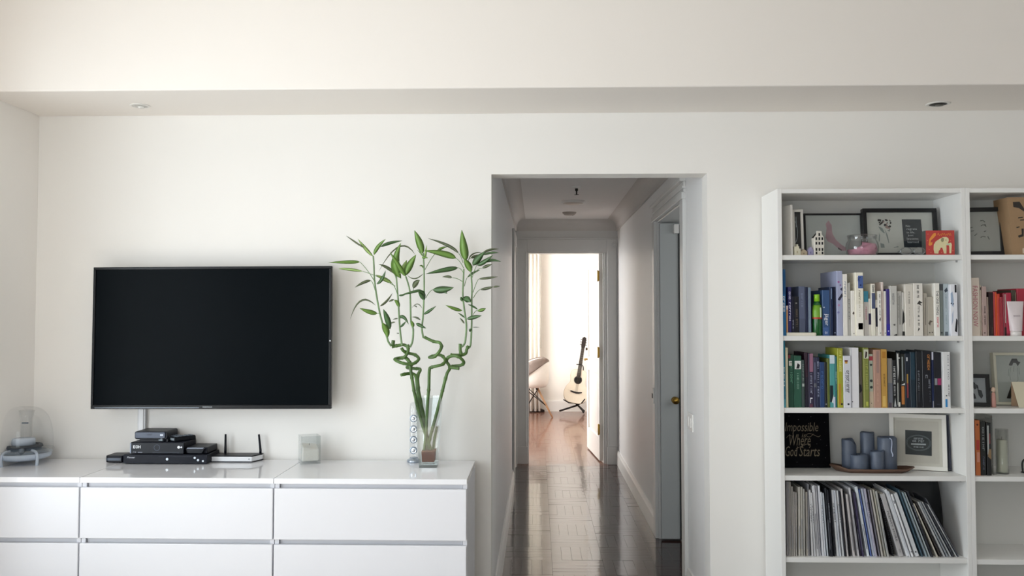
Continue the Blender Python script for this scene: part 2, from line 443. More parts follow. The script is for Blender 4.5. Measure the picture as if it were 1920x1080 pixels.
# unseen pale rug added to bounce daylight up to the ceiling edge
rug = thing('bounce_rug', 'unseen pale rug added to bounce light, on the living room floor before the chests', 'rug', (-.85, 1.4, 0))
obj('bounce_rug_pile', MB().box(-1.4, 1.4, -1.8, 1.8, 0.001, .014), mat('bounce_rug_wool', 'ddd5cc', .95, var=.06, scale=40, bump=.5, bscale=300), rug, bevel=.004)
obj('bounce_rug_border', MB().box(-1.42, -1.4, -1.82, 1.82, 0.001, .012).box(1.4, 1.42, -1.82, 1.82, 0.001, .012).box(-1.4, 1.4, -1.82, -1.8, 0.001, .012).box(-1.4, 1.4, 1.8, 1.82, 0.001, .012), mat('bounce_rug_edge', 'b9ab9c', .95, var=.06), rug)
# ---- hallway trim
def base_profile(mb, x, sgn, ya, yb, h=0.14):
    """skirting running along y on a wall face at x; sgn = direction into the room"""
    pr = [(0, 0.0), (0.018, 0.0), (0.018, h - 0.03), (0.012, h - 0.015), (0.008, h), (0, h)]
    n = len(pr)
    vs = [(x + sgn * a, ya, z) for a, z in pr] + [(x + sgn * a, yb, z) for a, z in pr]
    fs = [(i, (i + 1) % n, (i + 1) % n + n, i + n) for i in range(n)] + [tuple(range(n - 1, -1, -1)), tuple(range(n, 2 * n))]
    mb.add(vs, fs if sgn < 0 else [q[::-1] for q in fs])
    return mb
m = MB(); base_profile(m, OX0, 1, y0, 7.68); base_profile(m, OX0, 1, 8.72, YE)
struct('baseboard_hall_left', m, trim_w)
m = MB(); base_profile(m, OX1h, -1, SD1 + 0.11, YE - 0.02); base_profile(m, OX1h, -1, y0 - 0.1, SD0 - 0.11)
struct('baseboard_hall_right', m, trim_w)
struct('baseboard_far', MB().box(-1.8, 2.1, YF - 0.018, YF, 0, 0.15).box(-1.8, 2.1, YF - 0.012, YF, 0.15, 0.165), trim_w)
struct('baseboard_front', MB().box(OX1, PY(1432, 700, YW)[0] - .02, YW - 0.016, YW, 0, 0.12).box(PY(893, 700, YW)[0] + .03, OX0, YW - 0.016, YW, 0, 0.12), trim_w)
# cornice (cove) on both sides and the end
def cove(mb, p, along, sgn, a0, a1, r=0.1, n=12):
    pr = [(0, ZH - r - .012), (0.014, ZH - r - .012), (0.014, ZH - r)] + [(r * (1 - math.cos(PI / 2 * k / n)) + .014 * (1 - k / n), ZH - r + r * math.sin(PI / 2 * k / n)) for k in range(1, n + 1)] + [(0, ZH)]
    q = len(pr)
    if along == 'y': vs = [(p + sgn * a, a0, z) for a, z in pr] + [(p + sgn * a, a1, z) for a, z in pr]
    else: vs = [(a0, p + sgn * a, z) for a, z in pr] + [(a1, p + sgn * a, z) for a, z in pr]
    mb.add(vs, [(i, (i + 1) % q, (i + 1) % q + q, i + q) for i in range(q)] + [tuple(range(q)), tuple(range(2 * q - 1, q - 1, -1))])
    return mb
m = MB(); cove(m, OX0, 'y', 1, y0, YE); cove(m, OX1h, 'y', -1, y0, YE); cove(m, YE, 'x', -1, OX0, OX1h)
struct('trim_2', m, mat('cornice_paint', 'd0cdca', 0.7, var=0.02, scale=4))
# casing around the end doorway, with corner rosettes
t3 = MB(); cz = PY(1060, 449, YE)[1]; cxl = OX0 + .004; cxr = OX1h - 0.012
t3.box(cxl, EX0, YE - 0.022, YE, 0.17, cz); t3.box(EX1, cxr, YE - 0.022, YE, 0.17, cz); t3.box(EX0, EX1, YE - 0.022, YE, EZ, cz)
t3.box(cxl, EX0 + .004, YE - 0.03, YE, 0, 0.17); t3.box(EX1 - .004, cxr, YE - 0.03, YE, 0, 0.17)      # plinth blocks
for a in (EX0 - .018, EX1 + .006): t3.box(a, a + .012, YE - 0.03, YE - .02, 0.17, EZ)
t3.box(cxl - .002, cxr + .002, YE - 0.034, YE, cz, cz + .014)
trim3 = struct('trim_3', t3, trim_m, bevel=0.003)
for px in (974.5, 1152):
    x, z = PY(px, 459.5, YE)
    obj('rosette', MB().disc((x, YE - .022, z), 0.03, th=.006).disc((x, YE - .028, z), 0.016, th=.005), trim_m, trim3, bevel=.002)
# inner jamb lining with rebate on the hinge side
m = MB(); m.box(EX1 - 0.02, EX1 + .001, YE - .001, YE + 0.14, 0, EZ - .015); m.box(EX0 - .001, EX0 + 0.015, YE - .001, YE + .14, 0, EZ - .015); m.box(EX0 - .001, EX1 + .001, YE - .001, YE + .14, EZ - .015, EZ + .001)
m.box(EX1 - 0.034, EX1 - .02, YE + .02, YE + .085, 0, EZ - .015)
struct('trim_4', m, trim_m, bevel=.002)
# frieze band over the end doorway
struct('trim_5', MB().box(OX0, OX1h, YE - 0.012, YE, cz + .014, ZH - .112), trim_m)
# ---- door of the far room, standing open
hx = EX1 - 0.03; hy = YE + 0.115
fx, fy = PZ(1107.5, 840, 0.0)
ang = math.atan2(fy - hy, fx - hx); L = math.hypot(fx - hx, fy - hy)
door = bpy.data.objects.new('door_1', None); COL.objects.link(door); door.location = (hx, hy, 0); door.rotation_euler = (0, 0, ang); tag(door, kind='structure')
m = MB(); dz = EZ - 0.012; st = 0.11
# local x = along leaf, local +y is the face seen from the hallway (towards -X)
for a, b in ((0, st), (L - st, L)): m.box(a, b, 0, .04, .012, dz)
for a, b in ((.012, .24), (.86, 1.0), (1.94 if dz > 2 else dz - .11, dz)): m.box(st, L - st, 0, .04, a, b)
m.box(st, L - st, .014, .026, .24, dz - .05)
leaf_o = obj('door_leaf', m, mat('white_door_paint', 'f3f1ec', 0.35, var=.015), door, bevel=.004)
for za, zb in ((.27, .83), (1.03, 1.91)):
    obj('door_panel', MB().box(st + .05, L - st - .05, .024, .034, za, zb), _m['white_door_paint'], door, bevel=.006)
hm = MB(); hz = 0.97
hm.tube([(L - .06, .04, hz), (L - .06, .075, hz)], .009); hm.tube([(L - .06, .075, hz), (L - .17, .08, hz - .004)], [.009, .008]); hm.disc((L - .06, 0, hz), .001)
hm2 = MB().add([(v[0], v[1], v[2]) for v in hm.v], hm.f)
obj('door_handle', hm2, brass, door); 
obj('key_cylinder', MB().tube([(L - .06, .038, hz + .11), (L - .06, .058, hz + .11)], .014, 10), mat('dark_brass', '4a3d28', .4, metal=1), door)
for z in (.32, 1.08, 1.84):
    h = MB().box(-.012, .004, .036, .05, z - .05, z + .05).tube([(-.004, .05, z - .055), (-.004, .05, z + .055)], .006, 8)
    obj('hinge', h, brass, door)
# ---- closed door on the left hallway wall near the end
d2 = MB(); xa = OX0
d2.box(xa, xa + .02, 7.69, 7.79, 0, 2.2); d2.box(xa, xa + .02, 8.61, 8.71, 0, 2.2); d2.box(xa, xa + .02, 7.79, 8.61, 2.1, 2.2)
dd = struct('door_2', d2, trim_m, bevel=.003)
obj('door_leaf', MB().box(xa + .0005, xa + .008, 7.79, 8.61, .01, 2.1), _m['white_door_paint'], dd)
# ---- side doorway on the right: casing with a ridged head, grey leaf standing open into the side room
x1 = OX1h
t = MB()
t.box(x1 - .02, x1, SD0 - .1, SD0, 0.0, SDZ + .0); t.box(x1 - .02, x1, SD1, SD1 + .1, 0, SDZ)
t.box(x1 - .024, x1, SD0 - .1, SD1 + .1, SDZ, SDZ + .035)
t.box(x1 - .014, x1, SD0 - .1, SD1 + .1, SDZ + .035, SDZ + .055); t.box(x1 - .02, x1, SD0 - .1, SD1 + .1, SDZ + .055, SDZ + .07)
t.box(x1 - .014, x1, SD0 - .1, SD1 + .1, SDZ + .07, SDZ + .095); t.box(x1 - .034, x1, SD0 - .1, SD1 + .1, SDZ + .095, SDZ + .115)
t.box(x1, x1 + .14, SD0, SD0 + .012, 0, SDZ); t.box(x1, x1 + .14, SD1 - .012, SD1, 0, SDZ); t.box(x1, x1 + .14, SD0 + .012, SD1 - .012, SDZ - .012, SDZ)
struct('trim_6', t, trim_m, bevel=.003)
d3 = bpy.data.objects.new('door_3', None); COL.objects.link(d3); d3.location = (x1 + .012, SD1 - .06, 0); tag(d3, kind='structure')
obj('door_leaf', MB().box(0, .78, 0, .04, .012, SDZ - .02), door_grey, d3, bevel=.003)
kx, kz = PY(1265, 750, SD1 - .06)
kx -= x1 + .012
kn = MB().lathe([(0, 0), (.022, 0), (.022, .004), (.009, .006), (.009, .03), (.02, .036), (.025, .048), (.02, .06), (.0, .064)], 16)
obj('door_knob', MB().add([(kx + v[0], -v[2], kz + v[1]) for v in kn.v], kn.f, True), brass, d3)
obj('gap_shade_strip', MB().box(.118, .13, -.012, .0, .012, SDZ - .03), mat('gap_shade', '25282a', .6), d3)  # dark strip standing in for the shaded gap beside the leaf
obj('latch_guard', MB().box(.085, .118, -.05, 0, SDZ - .09, SDZ - .03), trim_w, d3, bevel=.003)
# latch plate on the far casing, light switch on the near jamb
yy, zz = PXp(1229, 744, x1 - .02)
sp = thing('latch_plate', 'small white latch plate with a dark slot on far casing of side doorway', 'latch plate', (x1 - .02, SD1 + .05, zz))
obj('plate', MB().box(-.008, 0, -.03, .03, -.05, .05), trim_w, sp, bevel=.002)
obj('slot', MB().box(-.011, -.007, -.02, .02, -.016, .014), mat('slot_black', '0c0c0e', .5), sp)
yy, zz = PXp(1296, 791, x1)
sw = thing('light_switch', 'white two-gang light switch on the right reveal of the hallway opening', 'switch', (x1, yy, zz))
obj('plate', MB().box(-.008, 0, -.075, .075, -.045, .045), trim_w, sw, bevel=.003)
for a in (-.034, .034): obj('rocker', MB().box(-.013, -.007, a - .016, a + .016, -.026, .026), trim_w, sw, bevel=.003)
# ---- things on the ceilings
def downlight(px, py, label, dark, r):
    x, y = PZ(px, py, ZS)
    t = thing('recessed_downlight', label, 'downlight', (x, y, ZS), group='downlights in the dropped ceiling edge')
    ring = MB().lathe([(r * .7, 0), (r * .72, -.004), (r * .92, -.004), (r, -.002), (r, 0)], 28)
    obj('trim_ring', ring, mat('downlight_ring', 'd9d7d2', .35), t)
    obj('lamp_face', MB().lathe([(0, -.006), (r * .5, -.006), (r * .74, -.003), (r * .74, -.0005), (0, -.0005)], 24), mat('downlight_dark', '23211d', .5, spec=.2) if dark else mat('downlight_pale', 'b9b7b2', .3), t)
    tilt = MB().lathe([(0, -.010), (r * .3, -.010), (r * .36, -.005), (0, -.005)], 20)
    obj('lamp', MB().add([(v[0] + r * .12, v[1], v[2]) for v in tilt.v], tilt.f, True), mat('downlight_lens', '57544d', .3) if dark else mat('downlight_lens_pale', 'e3e2de', .2), t)
downlight(263, 198, 'pale recessed downlight above the television, in the dropped ceiling edge', False, .044)
downlight(1759, 194.5, 'recessed downlight with a dark opening above the bookcases', True, .052)
def hall_fix(px, py): return PZ(px, py, ZH)
x, y = hall_fix(1081, 350)
t = thing('fire_sprinkler', 'dark pendant fire sprinkler with white plate on hallway ceiling', 'sprinkler', (x, y, ZH))
obj('escutcheon', MB().lathe([(0, -.014), (.03, -.012), (.037, -.003), (.037, 0)], 20), trim_w, t)
obj('sprinkler_head', MB().lathe([(.011, -.014), (.011, -.03), (.005, -.034), (.005, -.056), (.018, -.058), (.018, -.061), (0, -.061)], 14), mat('sprinkler_dark', '2a2623', .4, metal=.6), t)
x, y = hall_fix(1074.5, 377)
t = thing('ceiling_light', 'shallow round flush ceiling light in the middle of the hallway ceiling', 'ceiling light', (x, y, ZH))
obj('rim', MB().lathe([(.085, -.02), (.094, -.016), (.097, 0)], 28), trim_w, t)
obj('diffuser', MB().lathe([(0, -.032), (.05, -.029), (.085, -.018), (.085, -.004), (0, -.004)], 28), mat('frosted_diffuser', 'cfc6bd', .4), t)
x, y = hall_fix(1067.5, 398)
t = thing('smoke_detector', 'small grey round detector on hallway ceiling nearest the end doorway', 'detector', (x, y, ZH))
obj('cover', MB().lathe([(0, -.03), (.045, -.026), (.062, -.01), (.064, 0)], 24), mat('detector_grey', 'aaa39c', .5), t)
obj('indicator', MB().disc((.03, 0, -.026), .006, 'z', 8, .004), mat('detector_dot', '5f5a55', .4), t)
# ================================================================ chests of drawers
white_l = mat('white_lacquer', 'dbdce1', 0.38, var=.01, scale=5)
white_top = mat('white_glossy_top', 'eaebef', 0.07, var=.01, scale=5, spec=0.6)
ZT = PY(876, 899, YM)[1]
xs = [XL + 0.004, PY(149.5, 905, YM)[0], PY(513, 905, YM)[0], PY(876, 905, YM)[0]]
yb = YW - 0.02
def chest(xa, xb, label):
    w = xb - xa - .002
    t = thing('chest_of_drawers', label, 'chest of drawers', ((xa + xb) / 2, (YM + yb) / 2, 0), group='row of white chests of drawers')
    hd = (yb - YM) / 2; hw = w / 2
    obj('top_panel', MB().box(-hw, hw, -hd, hd, ZT - .022, ZT), white_top, t, bevel=.0015)
    obj('side_panel', MB().box(-hw, -hw + .018, -hd + .02, hd, 0, ZT - .022), white_l, t, bevel=.001)
    obj('side_panel', MB().box(hw - .018, hw, -hd + .02, hd, 0, ZT - .022), white_l, t, bevel=.001)
    obj('back_panel', MB().box(-hw + .018, hw - .018, hd - .01, hd, .03, ZT - .022), white_l, t)
    obj('plinth', MB().box(-hw + .018, hw - .018, -hd + .05, -hd + .068, 0, .05), white_l, t)
    z = ZT - .022 - .019
    for k in range(3):
        zt, zb = z - .228 * k, z - .228 * k - .208
        d = obj('drawer', MB().box(-hw + .002, hw - .002, -hd, -hd + .019, max(zb, .02), zt), white_l, t, bevel=.0025)
        obj('finger_grip', MB().slab([(-hw + .02, zt - .03), (hw - .02, zt - .03), (hw - .02, zt + .0185), (-hw + .02, zt + .0185)], -hd + .032, -hd + .042), white_l, d)
        obj('drawer_box', MB().box(-hw + .03, hw - .03, -hd + .045, hd - .03, zb + .02, zt - .04), white_l, d)
    return t
chest(xs[2], xs[3], 'right white chest of drawers, under the bamboo plant')
chest(xs[1], xs[2], 'middle white chest of drawers, under the television and boxes')
chest(xs[0], xs[1], 'leftmost white chest of drawers, under the clear domed speaker')
# ================================================================ television
tvw, tvh = 1.105, 0.648
Yt = 4.06
cx, cz = PY(396.5, 632.7, Yt)
tv = thing('television', 'wide black flat television mounted on the white wall', 'television', (cx, Yt, cz), (math.radians(-0.9), math.radians(-0.25), math.radians(-0.4)))
tvb = mat('tv_bezel', '08090c', 0.3, var=.05, spec=.25)
b = MB(); hw, hh = tvw / 2, tvh / 2
b.box(-hw, hw, -.005, .02, hh - .012, hh); b.box(-hw, hw, -.005, .02, -hh, -hh + .018); b.box(-hw, -hw + .012, -.005, .02, -hh + .018, hh - .012); b.box(hw - .012, hw, -.005, .02, -hh + .018, hh - .012)
obj('bezel', b, tvb, tv, bevel=.002)
obj('screen', MB().box(-hw + .012, hw - .012, .0, .015, -hh + .018, hh - .012), mat('tv_screen', '04090d', 0.3, var=.03, spec=0.035), tv)
obj('back_housing', MB().box(-hw + .06, hw - .06, .02, .055, -hh + .06, hh - .06), tvb, tv, bevel=.01)
obj('wall_bracket', MB().box(-.2, .2, .055, .1, -.15, .15), mat('bracket_steel', '2a2c2e', .4, metal=.6), tv, bevel=.003)
nm = MB(); put_text(nm, 'illegible', -.012, -hh + .0085, .044, .006, -.0056)
obj('maker_name', nm, flat('9aa0a4'), tv)
obj('chrome_strip', MB().box(-hw + .02, -.05, -.0065, -.005, -hh + .004, -hh + .007), mat('dull_chrome', '6a7076', .3, metal=.8), tv)
obj('standby_light', MB().box(hw - .008, hw - .003, -.0062, -.005, -.02, -.014), flat('d0d6d8'), tv)
# cable duct on the wall below the television
x0, z1 = PY(262, 740, YW); x1_, _ = PY(277, 740, YW)
dt = thing('cable_duct', 'pale grey cable duct running down wall below the television', 'cable duct', ((x0 + x1_) / 2, YW, ZT))
dw = (x1_ - x0) / 2
obj('channel', MB().box(-dw, dw, -.022, 0, 0, z1 - ZT), mat('duct_plastic', 'cfd0d2', .4), dt, bevel=.003)
obj('cover_strip', MB().box(-dw * .55, dw * .55, -.026, -.022, 0, z1 - ZT), mat('duct_cover', 'e4e5e7', .35), dt, bevel=.001)
# ================================================================ boxes under the television
blk = mat('black_plastic', '080b16', 0.4, var=.08, scale=50, spec=.25)
blk_m = mat('black_metal', '080c1a', 0.5, var=.06, scale=80, spec=.2)
blk_g = mat('gloss_black_panel', '080c1a', 0.3, var=.05, spec=.2)
silver = mat('silver_plastic', 'b9c0c8', 0.3, metal=.5)
def boxthing(name, label, cat, xa, xb, yf, depth, z, h, m=blk_m, bev=.003):
    t = thing(name, label, cat, ((xa + xb) / 2, yf + depth / 2, z))
    hw = (xb - xa) / 2; hd = depth / 2
    return t, hw, hd
px2x = lambda px, y: PY(px, 860, y)[0]
yf = 4.005
xa, xb = px2x(231, yf), px2x(388, yf)
dvd, hw, hd = boxthing('disc_player', 'wide flat black disc player at the bottom of the pile of boxes', 'disc player', xa, xb, yf, .155, ZT, .044)
DH = .044
obj('case', MB().box(-hw, hw, -hd + .006, hd, .004, DH), blk_m, dvd, bevel=.002)
obj('front_panel', MB().box(-hw, hw, -hd, -hd + .006, .004, DH - .002), blk_g, dvd, bevel=.001)
for sx_ in (-hw + .03, hw - .03): obj('foot', MB().lathe([(0, 0), (.011, 0), (.011, .004), (0, .004)], 12, sx_, 0), blk, dvd)
m = MB(); put_text(m, 'Pioneer', -hw + .036, DH - .013, .036, .008, -hd - .0004, shear=.2); obj('maker_name', m, flat('dfe4ea'), dvd)
obj('tray_slot', MB().box(-.03, .12, -hd - .0006, -hd, DH - .010, DH - .0085), flat('2b313c'), dvd)
obj('button', MB().disc((-hw + .20, -hd, .024), .006), silver, dvd); obj('button', MB().disc((hw - .055, -hd, .03), .005), silver, dvd); obj('button', MB().disc((hw - .04, -hd, .02), .005), silver, dvd)
obj('socket', MB().box(hw - .022, hw - .014, -hd - .001, -hd, .012, .02), silver, dvd)
# small box left of the player
xa2 = px2x(199, 4.04)
mb_, hw2, hd2 = boxthing('media_box', 'small low black box with a rounded edge, left end of the pile', 'media box', xa2, xa2 + .082, 4.03, .1, ZT, .034)
hw2 = min(hw2, (xa - .002 - xa2) / 2); mb_.location.x = xa2 + hw2
obj('case', MB().prism(rrect(-hw2, hw2, -hd2, hd2, .014), .003, .034), blk, mb_, bevel=.003)
obj('glossy_edge', MB().prism(rrect(-hw2 - .0006, hw2 - .002, -hd2 - .0006, hd2, .014), .012, .024), mat('grey_gloss', '4a5463', .2), mb_)
obj('foot_pad', MB().box(-hw2 + .015, hw2 - .015, -hd2 + .02, hd2 - .02, 0, .003), blk, mb_)
# set-top box on the player
z = ZT + DH; y_ = 4.012
xa, xb = px2x(244, y_), px2x(344, y_)
stb, hw, hd = boxthing('set_top_box', 'tall black set-top box stacked on the disc player', 'set-top box', xa, xb, y_, .145, z, .056)
SHh = .053
obj('case', MB().box(-hw, hw, -hd + .005, hd, .003, SHh), blk_m, stb, bevel=.002)
obj('front_panel', MB().box(-hw + .004, hw, -hd, -hd + .005, .003, SHh - .002), mat('smoked_panel', '0b101a', .3, spec=.25), stb, bevel=.001)
obj('side_trim', MB().box(-hw - .001, -hw + .004, -hd - .001, -hd + .005, .004, SHh - .003), mat('pale_trim', '8d99ad', .3), stb)
obj('foot', MB().box(-hw + .01, hw - .01, -hd + .02, hd - .02, 0, .003), blk, stb)
m = MB(); put_text(m, 'abc', -hw + .03, .033, .036, .013, -hd - .0005, bold=.02, shear=.2); obj('emblem', m, flat('eef2f6'), stb)
m = MB(); put_text(m, 'HD', -hw + .02, .009, .016, .005, -hd - .0005); m.box(-hw + .035, -hw + .055, -hd - .0006, -hd, .007, .010); obj('small_print', m, flat('8d93a0'), stb)
m = MB().disc((hw - .022, -hd, .032), .006); obj('power_light', m, flat('f4f6fa'), stb); obj('power_light', MB().disc((hw - .010, -hd, .032), .004), flat('dfe4ec'), stb)
ring = MB(); n = 24
for k in range(n):
    a0, a1 = 2 * PI * k / n, 2 * PI * (k + 1) / n
    ring.add([(.0 + .014 * math.cos(a), -hd - .0006, .03 + .014 * math.sin(a)) for a in (a0, a1)] + [(.0 + .012 * math.cos(a), -hd - .0006, .03 + .012 * math.sin(a)) for a in (a1, a0)], [(0, 1, 2, 3)])
obj('control_ring', ring, flat('4b5566'), stb)
obj('lower_strip', MB().box(-.02, hw - .02, -hd - .0006, -hd, .008, .010), flat('39424f'), stb)
# thin drive box right of it, also on the player
xa3 = xb + .004; xb3 = px2x(386, y_)
drv, hw3, hd3 = boxthing('thin_drive', 'thin black box with a grey light bar, right of the set-top box', 'drive', xa3, xb3, 4.01, .145, z, .03)
DT = .03
obj('case', MB().box(-hw3, hw3, -hd3 + .02, hd3, .002, DT), blk, drv, bevel=.003)
obj('front_wedge', MB().slab([(-hw3 + .004, DT - .004), (-hw3 + .018, .004), (hw3 - .018, .004), (hw3 - .006, DT - .004)], -hd3, -hd3 + .02), mat('dark_panel', '0c1019', .3, spec=.25), drv, bevel=.002)
obj('light_bar', MB().box(-hw3 + .012, hw3 - .012, -hd3 + .0, -hd3 + .012, DT - .004, DT - .0005), flat('8a93a2'), drv)
obj('foot_pad', MB().box(-hw3 + .01, hw3 - .01, -hd3 + .03, hd3 - .02, 0, .002), blk, drv)
# small rounded decoder on top
z2 = z + SHh; y2 = 4.02
xa, xb = px2x(251, y2), px2x(312, y2)
dec, hw, hd = boxthing('decoder_box', 'small rounded black decoder on top of the set-top box', 'decoder', xa, xb, y2, .125, z2, .045)
obj('stand', MB().box(-hw + .02, hw + .0, -hd + .012, hd - .01, 0, .012), blk, dec)
obj('case', MB().slab(rrect(-hw, hw, .012, .048, .009), -hd + .004, hd), blk, dec, bevel=.002)
obj('front_panel', MB().slab(rrect(-hw + .004, hw - .008, .018, .044, .006), -hd - .001, -hd + .004), mat('slate_panel', '454f62', .35), dec, bevel=.001)
m = MB(); put_text(m, 'DVB', -.004, .034, .03, .007, -hd - .0016); obj('lettering', m, flat('1c222c'), dec)
m = MB().box(hw - .03, hw - .016, -hd - .0018, -hd - .001, .028, .036); obj('badge', m, flat('c9d2de'), dec)
# two remote controls lying on the set-top box
def remote(px, y, ang, label):
    x = px2x(px, y)
    t = thing('remote_control', label, 'remote control', (x, y, z2), (0, 0, ang), group='remote controls on the set-top box')
    body = MB().slab([(-.019, .004), (-.018, 0), (.018, 0), (.019, .004), (.019, .016), (.014, .021), (-.014, .021), (-.019, .016)], -.055, .05)
    obj('body', body, mat('remote_plastic', '0d1219', .4, spec=.3), t, bevel=.003)
    obj('front_cap', MB().slab([(-.016, .005), (.016, .005), (.016, .016), (-.016, .016)], -.059, -.055), mat('remote_cap', '8d979d', .35), t, bevel=.002)
    kb = MB()
    for a in range(3):
        for c in range(5): kb.box(-.013 + a * .010, -.006 + a * .010, -.045 + c * .018, -.034 + c * .018, .0205, .0235)
    tag(obj('keys', kb, mat('remote_keys', '6f7a86', .4), t), kind='stuff')
remote(321, 4.075, math.radians(-34), 'black remote control lying left of two on the set-top box')
remote(344, 4.085, math.radians(-38), 'black remote control at the right rear edge of the set-top box')
# router
xa = px2x(389.5, 4.065) + .004; xb = px2x(472, 4.065)
rt, hw, hd = boxthing('router', 'white and black wireless router with two upright antennas', 'router', xa, xb, 4.065, .085, ZT, .032)
obj('base_plate', MB().prism([(-hw, -hd), (hw, -hd), (hw + .028, hd - .02), (hw + .028, hd), (-hw, hd)], 0, .005), blk, rt, bevel=.001)
obj('body', MB().prism([(-hw, -hd - .001), (hw, -hd - .001), (hw + .027, hd - .02), (hw + .027, hd), (-hw, hd)], .005, .026), mat('router_white', 'dfe2e6', .3), rt, bevel=.002)
obj('top_plate', MB().prism([(-hw, -hd), (hw, -hd), (hw + .028, hd - .02), (hw + .028, hd), (-hw, hd)], .026, .031), blk, rt, bevel=.001)
m = MB().disc((-hw + .012, -hd - .001, .016), .004); obj('logo_dot', m, flat('6a7078'), rt); obj('port', MB().disc((hw - .012, -hd - .001, .016), .003), flat('9aa0a8'), rt)
for ax_, lean in ((px2x(420, 4.12), 0), (px2x(486, 4.12), -.008)):
    lx = ax_ - (xa + xb) / 2
    obj('antenna', MB().tube([(lx - .0, .03, .028), (lx + .0, .03, .045), (lx + lean, .03, .118)], [.006, .0058, .0045], 10), blk, rt)
# ================================================================ candle in a square glass holder
Yc = 4.08
x, z_ = PY(581, 868, Yc)
cd = thing('candle_holder', 'white candle in a square clear glass holder beside the router', 'candle', (x, Yc - .012, ZT), (0, 0, math.radians(24)))
gh = mat  # holder walls
hw = .043; g = glass('holder_glass', 'eef4f4', edge=.5, base=.06)
m = MB(); wt = .004; zt = .125
for (a0, a1, b0, b1) in ((-hw, hw, -hw, -hw + wt), (-hw, hw, hw - wt, hw), (-hw, -hw + wt, -hw + wt, hw - wt), (hw - wt, hw, -hw + wt, hw - wt)): m.box(a0, a1, b0, b1, .012, zt)
m.box(-hw, hw, -hw, hw, 0, .012)
obj('glass_walls', m, g, cd)
wax = mat('white_wax', 'f4f1ea', .45, sss=.3, var=.02)
w2 = hw - wt - .002
obj('wax', MB().add([(-w2, -w2, .0125), (w2, -w2, .0125), (w2, w2, .0125), (-w2, w2, .0125), (-w2, -w2, .078), (w2, -w2, .066), (w2, w2, .082), (-w2, w2, .088)],
    [(3, 2, 1, 0), (4, 5, 6, 7), (0, 1, 5, 4), (1, 2, 6, 5), (2, 3, 7, 6), (3, 0, 4, 7)]), wax, cd, bevel=.006)
obj('wick', MB().tube([(0, 0, .07), (0, .001, .088)], .0012, 6), flat('3a352e'), cd)
# ================================================================ clear speaker parts (dome subwoofer and slim satellite)
tintb = glass('tinted_clear_plastic', 'eef3f8', edge=.4, base=.04)
clear = glass('clear_plastic', 'f9fbfc', edge=.22, base=.015)
ice = mat('icy_plastic', 'b9c4d2', .2, var=.05, trans=.0)
slate = mat('slate_plastic', '5d6a78', .3)
Ys = 4.03; x, _ = PY(44, 850, Ys)
sub = thing('dome_speaker', 'clear domed subwoofer speaker with grey base, left end of chests', 'speaker', (x, Ys, ZT))
R = .122
prof = [(p.x, p.z) for p in spline([(a, 0, b) for a, b in [(R * .72, .03), (R * .95, .045), (R, .07), (R * .995, .1), (R * .965, .14), (R * .9, .18), (R * .78, .215), (R * .58, .24), (R * .34, .251), (.0, .254)]], 4)]
obj('dome', MB().lathe(prof, 40), clear, sub)
obj('rim_ring', MB().lathe([(R * .96, .052), (R * 1.03, .058), (R * 1.03, .064), (R * .96, .066)], 40), tintb, sub)
tray = MB().lathe([(0, .018), (R * .7, .018), (R * .93, .03), (R * .97, .05), (R * .93, .05), (R * .88, .036), (R * .6, .028), (0, .028)], 40)
obj('base_tray', tray, ice, sub)
dr = MB().lathe([(R * .86, .05), (R * .84, .056), (R * .62, .06), (R * .6, .075), (R * .52, .078), (R * .46, .07), (R * .3, .062), (R * .16, .085), (0, .092)], 36)
obj('driver', dr, slate, sub)
obj('driver_ring', MB().lathe([(R * .66, .074), (R * .62, .084), (R * .5, .084), (R * .48, .078)], 36), mat('dark_rubber', '2f3740', .5), sub)
obj('magnet', MB().lathe([(0, .078), (R * .4, .078), (R * .4, .105), (R * .36, .112), (0, .112)], 30), ice, sub)
port = MB().lathe([(.026, .11), (.024, .16), (.026, .2), (.034, .235), (.03, .235), (.022, .2), (.02, .16), (.022, .11)], 24, -.0, .02)
obj('port_tube', port, clear, sub)
obj('port_badge', MB().box(-.004, .024, -.012, -.006, .178, .184), slate, sub)
for a in (-106, -33, 110):
    ca, sa = math.cos(math.radians(a)), math.sin(math.radians(a))
    lg = MB().tube(spline([(ca * .07, sa * .07, .062), (ca * R * .86, sa * R * .86, .058), (ca * R * .98, sa * R * .98, .04), (ca * R * .98, sa * R * .98, .012), (ca * R * .96, sa * R * .96, .0)], 4), .007, 8)
    o = obj('leg', lg, ice, sub)
obj('tone_knob', MB().lathe([(0, .05), (.011, .05), (.011, .075), (0, .078)], 14, .04, -.085), slate, sub)
obj('cable_stub', MB().tube(spline([(-.09, -.06, .05), (-.125, -.062, .044), (-.13, -.05, .03)], 5), .006, 8), slate, sub)
Yv = 4.10; x, _ = PY(776, 860, Yv)
sat = thing('satellite_speaker', 'slim clear speaker stick with silver drivers behind the glass vase', 'speaker', (x, Yv, ZT))
obj('tube', MB().lathe([(.019, .012), (.021, .03), (.021, .24), (.018, .265), (.01, .272), (0, .273)], 20), tintb, sat)
obj('base', MB().lathe([(0, 0), (.03, 0), (.033, .004), (.03, .012), (.02, .017), (.018, .022), (0, .022)], 24), mat('silver_base', 'aab4bf', .2, metal=.7), sat)
chrome = mat('bright_chrome', 'd6dce2', .15, metal=.9)
for k in range(4):
    zc = .056 + k * .048
    d = obj('driver', MB().disc((0, -.012, zc), .017, th=.008), mat('driver_rim', '8a96a2', .25, metal=.7), sat, bevel=.002)
    cn = MB().lathe([(0, .004), (.006, .004), (.009, .0), (.0125, .002)], 16)
    obj('cone', MB().add([(v[0], -.0205 - v[2], zc + v[1]) for v in cn.v], cn.f, True), chrome, d)
